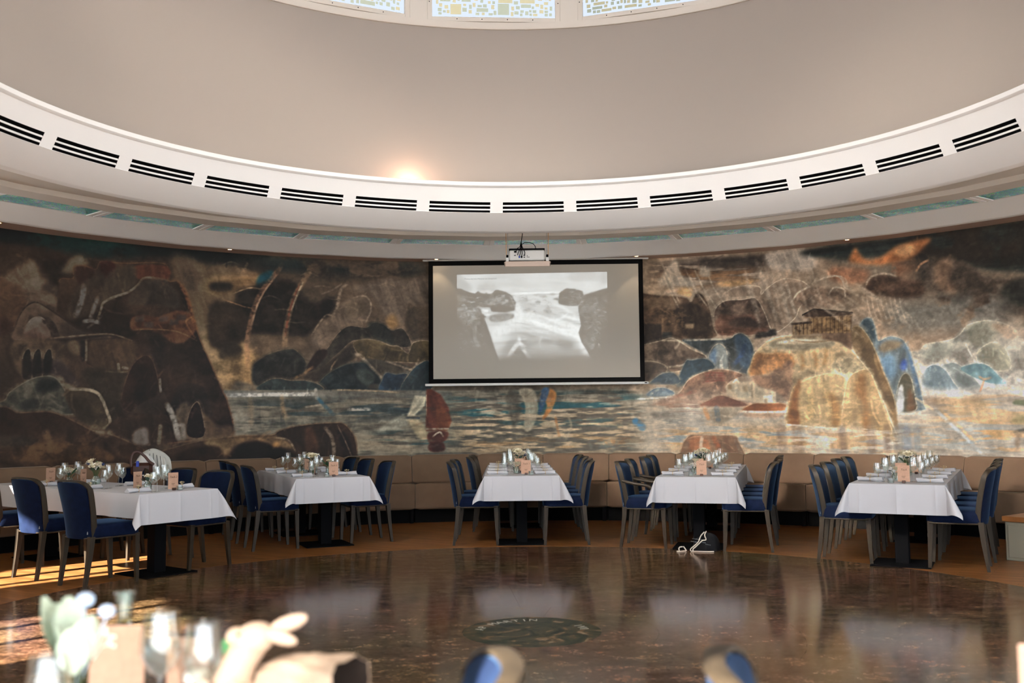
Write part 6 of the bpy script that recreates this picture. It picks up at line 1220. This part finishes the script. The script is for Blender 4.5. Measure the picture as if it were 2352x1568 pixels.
# ------------------------------------------------------------------ jacket and handbag on the chair behind the leftmost table
def ray_at(px, py, dist):
    v = _F+_R*((px-1176)/2286.67)-_U*((py-784)/2286.67); return CAM_POS+v*dist
jp = ray_at(346, 1052, 10.75)
jk = thing('jacket', 'light grey striped jacket slung over a chair behind the leftmost table', 'jacket', (jp.x, jp.y, 0), .25)
mat('jacket_cloth', (.42, .42, .38), .9, noise=((3, 3, 3), .25)); mat('jacket_white', (.62, .61, .58), .9); mat('jacket_dark', (.05, .05, .05), .9)
def drape(off, y0, w_, hh, drop, seed):
    def fn(u, v):
        a = math.pi*(v*1.0); x = (u-.5)*w_; z = hh*math.sin(a)**.7 if .0 < a < math.pi else 0
        y = -math.cos(a)*.075+y0; q = .010*math.sin(5*u*3.1+seed+2*v)
        return Vector((x+off+.05*math.cos(a), y+q, drop+z+.006*math.sin(6*u+seed)-.34*abs(u-.5)**1.8))
    return fn
for nm, m_, off, y0, w_, hh, dr, sd in (('jacket_body', 'jacket_cloth', .03, .0, .30, .26, .83, 1.0), ('sleeve', 'jacket_white', -.05, -.035, .17, .20, .84, 2.2), ('sleeve', 'jacket_cloth', .12, -.02, .10, .16, .84, 4.0)):
    MB().grid(drape(off, y0, w_, hh, dr, sd), 22, 16).build(nm, m_, jk, smooth=70)
for k in range(4): MB().tube([(.02+.035*k, -.09, .86), (.0+.035*k, -.07, 1.0), (-.01+.035*k, -.01, 1.075-.012*k)], .0035, 5).build('stripe', 'jacket_dark', jk)
hb = ray_at(318, 1060, 10.55); hbg = thing('handbag', 'brown leather handbag with arched handle beside the grey jacket', 'bag', (hb.x, hb.y, 0), .2)
mat('brown_leather', (.045, .014, .008), .4)
MB().tube(smooth_path([(-.07, 0, .90), (-.075, 0, .98), (-.05, 0, 1.045), (0, 0, 1.055), (.06, 0, 1.01), (.11, -.01, .955), (.16, -.02, .92)], 5), .014, 8, flat=.6).build('handle', 'brown_leather', hbg)
MB().rbox((.03, .03, .87), (.22, .09, .14), .03).build('bag_body', 'brown_leather', hbg); MB().rbox((-.005, -.02, .93), (.03, .012, .06), .004).build('blue_cloth', 'plug_blue', hbg)
# ------------------------------------------------------------------ black drawstring bag under the second table from the right
kb = thing('drawstring_bag', 'black drawstring bag with long white cord under a table', 'bag', (1.80, 3.78, 0), -math.radians(14.5))
mat('black_cloth', (.003, .003, .004), .8, spec=.2); mat('white_cord', (.62, .55, .46), .7); mat('sequin', (.55, .6, .62), .25, metal=.6)
def kbf(u, v):
    a = 2*math.pi*u; q = math.cos(v*math.pi/2)**.55; z = .16*math.sin(v*math.pi/2)**.9; r = 1+.08*math.sin(4*a+3*v)+.05*math.sin(7*a); return Vector((.13*q*r*math.cos(a), .09*q*r*math.sin(a), z*(1+.15*math.cos(a+.6))))
MB().grid(kbf, 28, 12, True).build('pouch', 'black_cloth', kb)
def K(px, py, y):       # point of the cord in front of the pouch; px, py in the close-up sketch of the cord
    return (((px-1320)/19.6)*.0047-.02, y, max(.006, (1110-py)/19.6*.0047))
c1 = [K(1360, 300, -.06), K(1240, 420, -.085), K(1170, 560, -.10), K(1110, 700, -.105), K(960, 850, -.11), K(820, 960, -.115), K(780, 1040, -.12), K(830, 1105, -.125), K(1000, 1112, -.13), K(1300, 1112, -.13), K(1600, 1112, -.125), K(1760, 1080, -.12)]
c2 = [K(1440, 270, -.06), K(1400, 340, -.07), K(1380, 440, -.085), K(1430, 580, -.095), K(1400, 620, -.10), K(1280, 640, -.105), K(1150, 760, -.11), K(1000, 900, -.115), K(890, 1000, -.12), K(900, 1080, -.125), K(1000, 1100, -.14)]
MB().tube(smooth_path(c1), .0058, 7).build('cord', 'white_cord', kb); MB().tube(smooth_path(c2), .0058, 7).build('cord', 'white_cord', kb)
c3 = [K(440, 920, -.10), K(330, 930, -.12), K(290, 1010, -.12), K(310, 1090, -.13), K(230, 1104, -.16), K(290, 1104, -.18), K(390, 1104, -.16), K(500, 1106, -.13), K(590, 1080, -.11), K(560, 1020, -.10), K(480, 905, -.10)]
MB().tube(smooth_path(c3), .0058, 7).build('cord', 'white_cord', kb)
for (x0, x1, y0, y1, n_) in ((870, 1270, 575, 610, 9), (800, 1050, 680, 720, 7), (1210, 1400, 715, 735, 5), (1430, 1600, 795, 825, 4)):
    for k in range(n_):
        t_ = k/(n_-1); q = K(x0+(x1-x0)*t_, y0+(y1-y0)*t_, -.098); MB().ball(q, .0038, 6, 4).build('sequin', 'sequin', kb)
# ------------------------------------------------------------------ low cabinet at the right picture edge
cb = thing('low_cabinet', 'low beige cabinet with orange wooden top at the right picture edge', 'cabinet', (4.80, 2.92, 0), -math.radians(52))
mat('cabinet_beige', (.30, .27, .20), .6); mat('orange_wood', (.36, .14, .04), .4, noise=((3, 22, 3), .3))
MB().rbox((0, 0, .18), (.48, .46, .36), .006).build('body', 'cabinet_beige', cb); MB().rbox((0, 0, .385), (.52, .50, .05), .006).build('top', 'orange_wood', cb); MB().rbox((0, -.234, .18), (.42, .008, .30), .003).build('door', 'cabinet_beige', cb); MB().rbox((.16, -.243, .22), (.012, .014, .08), .003).build('handle', 'steel', cb)
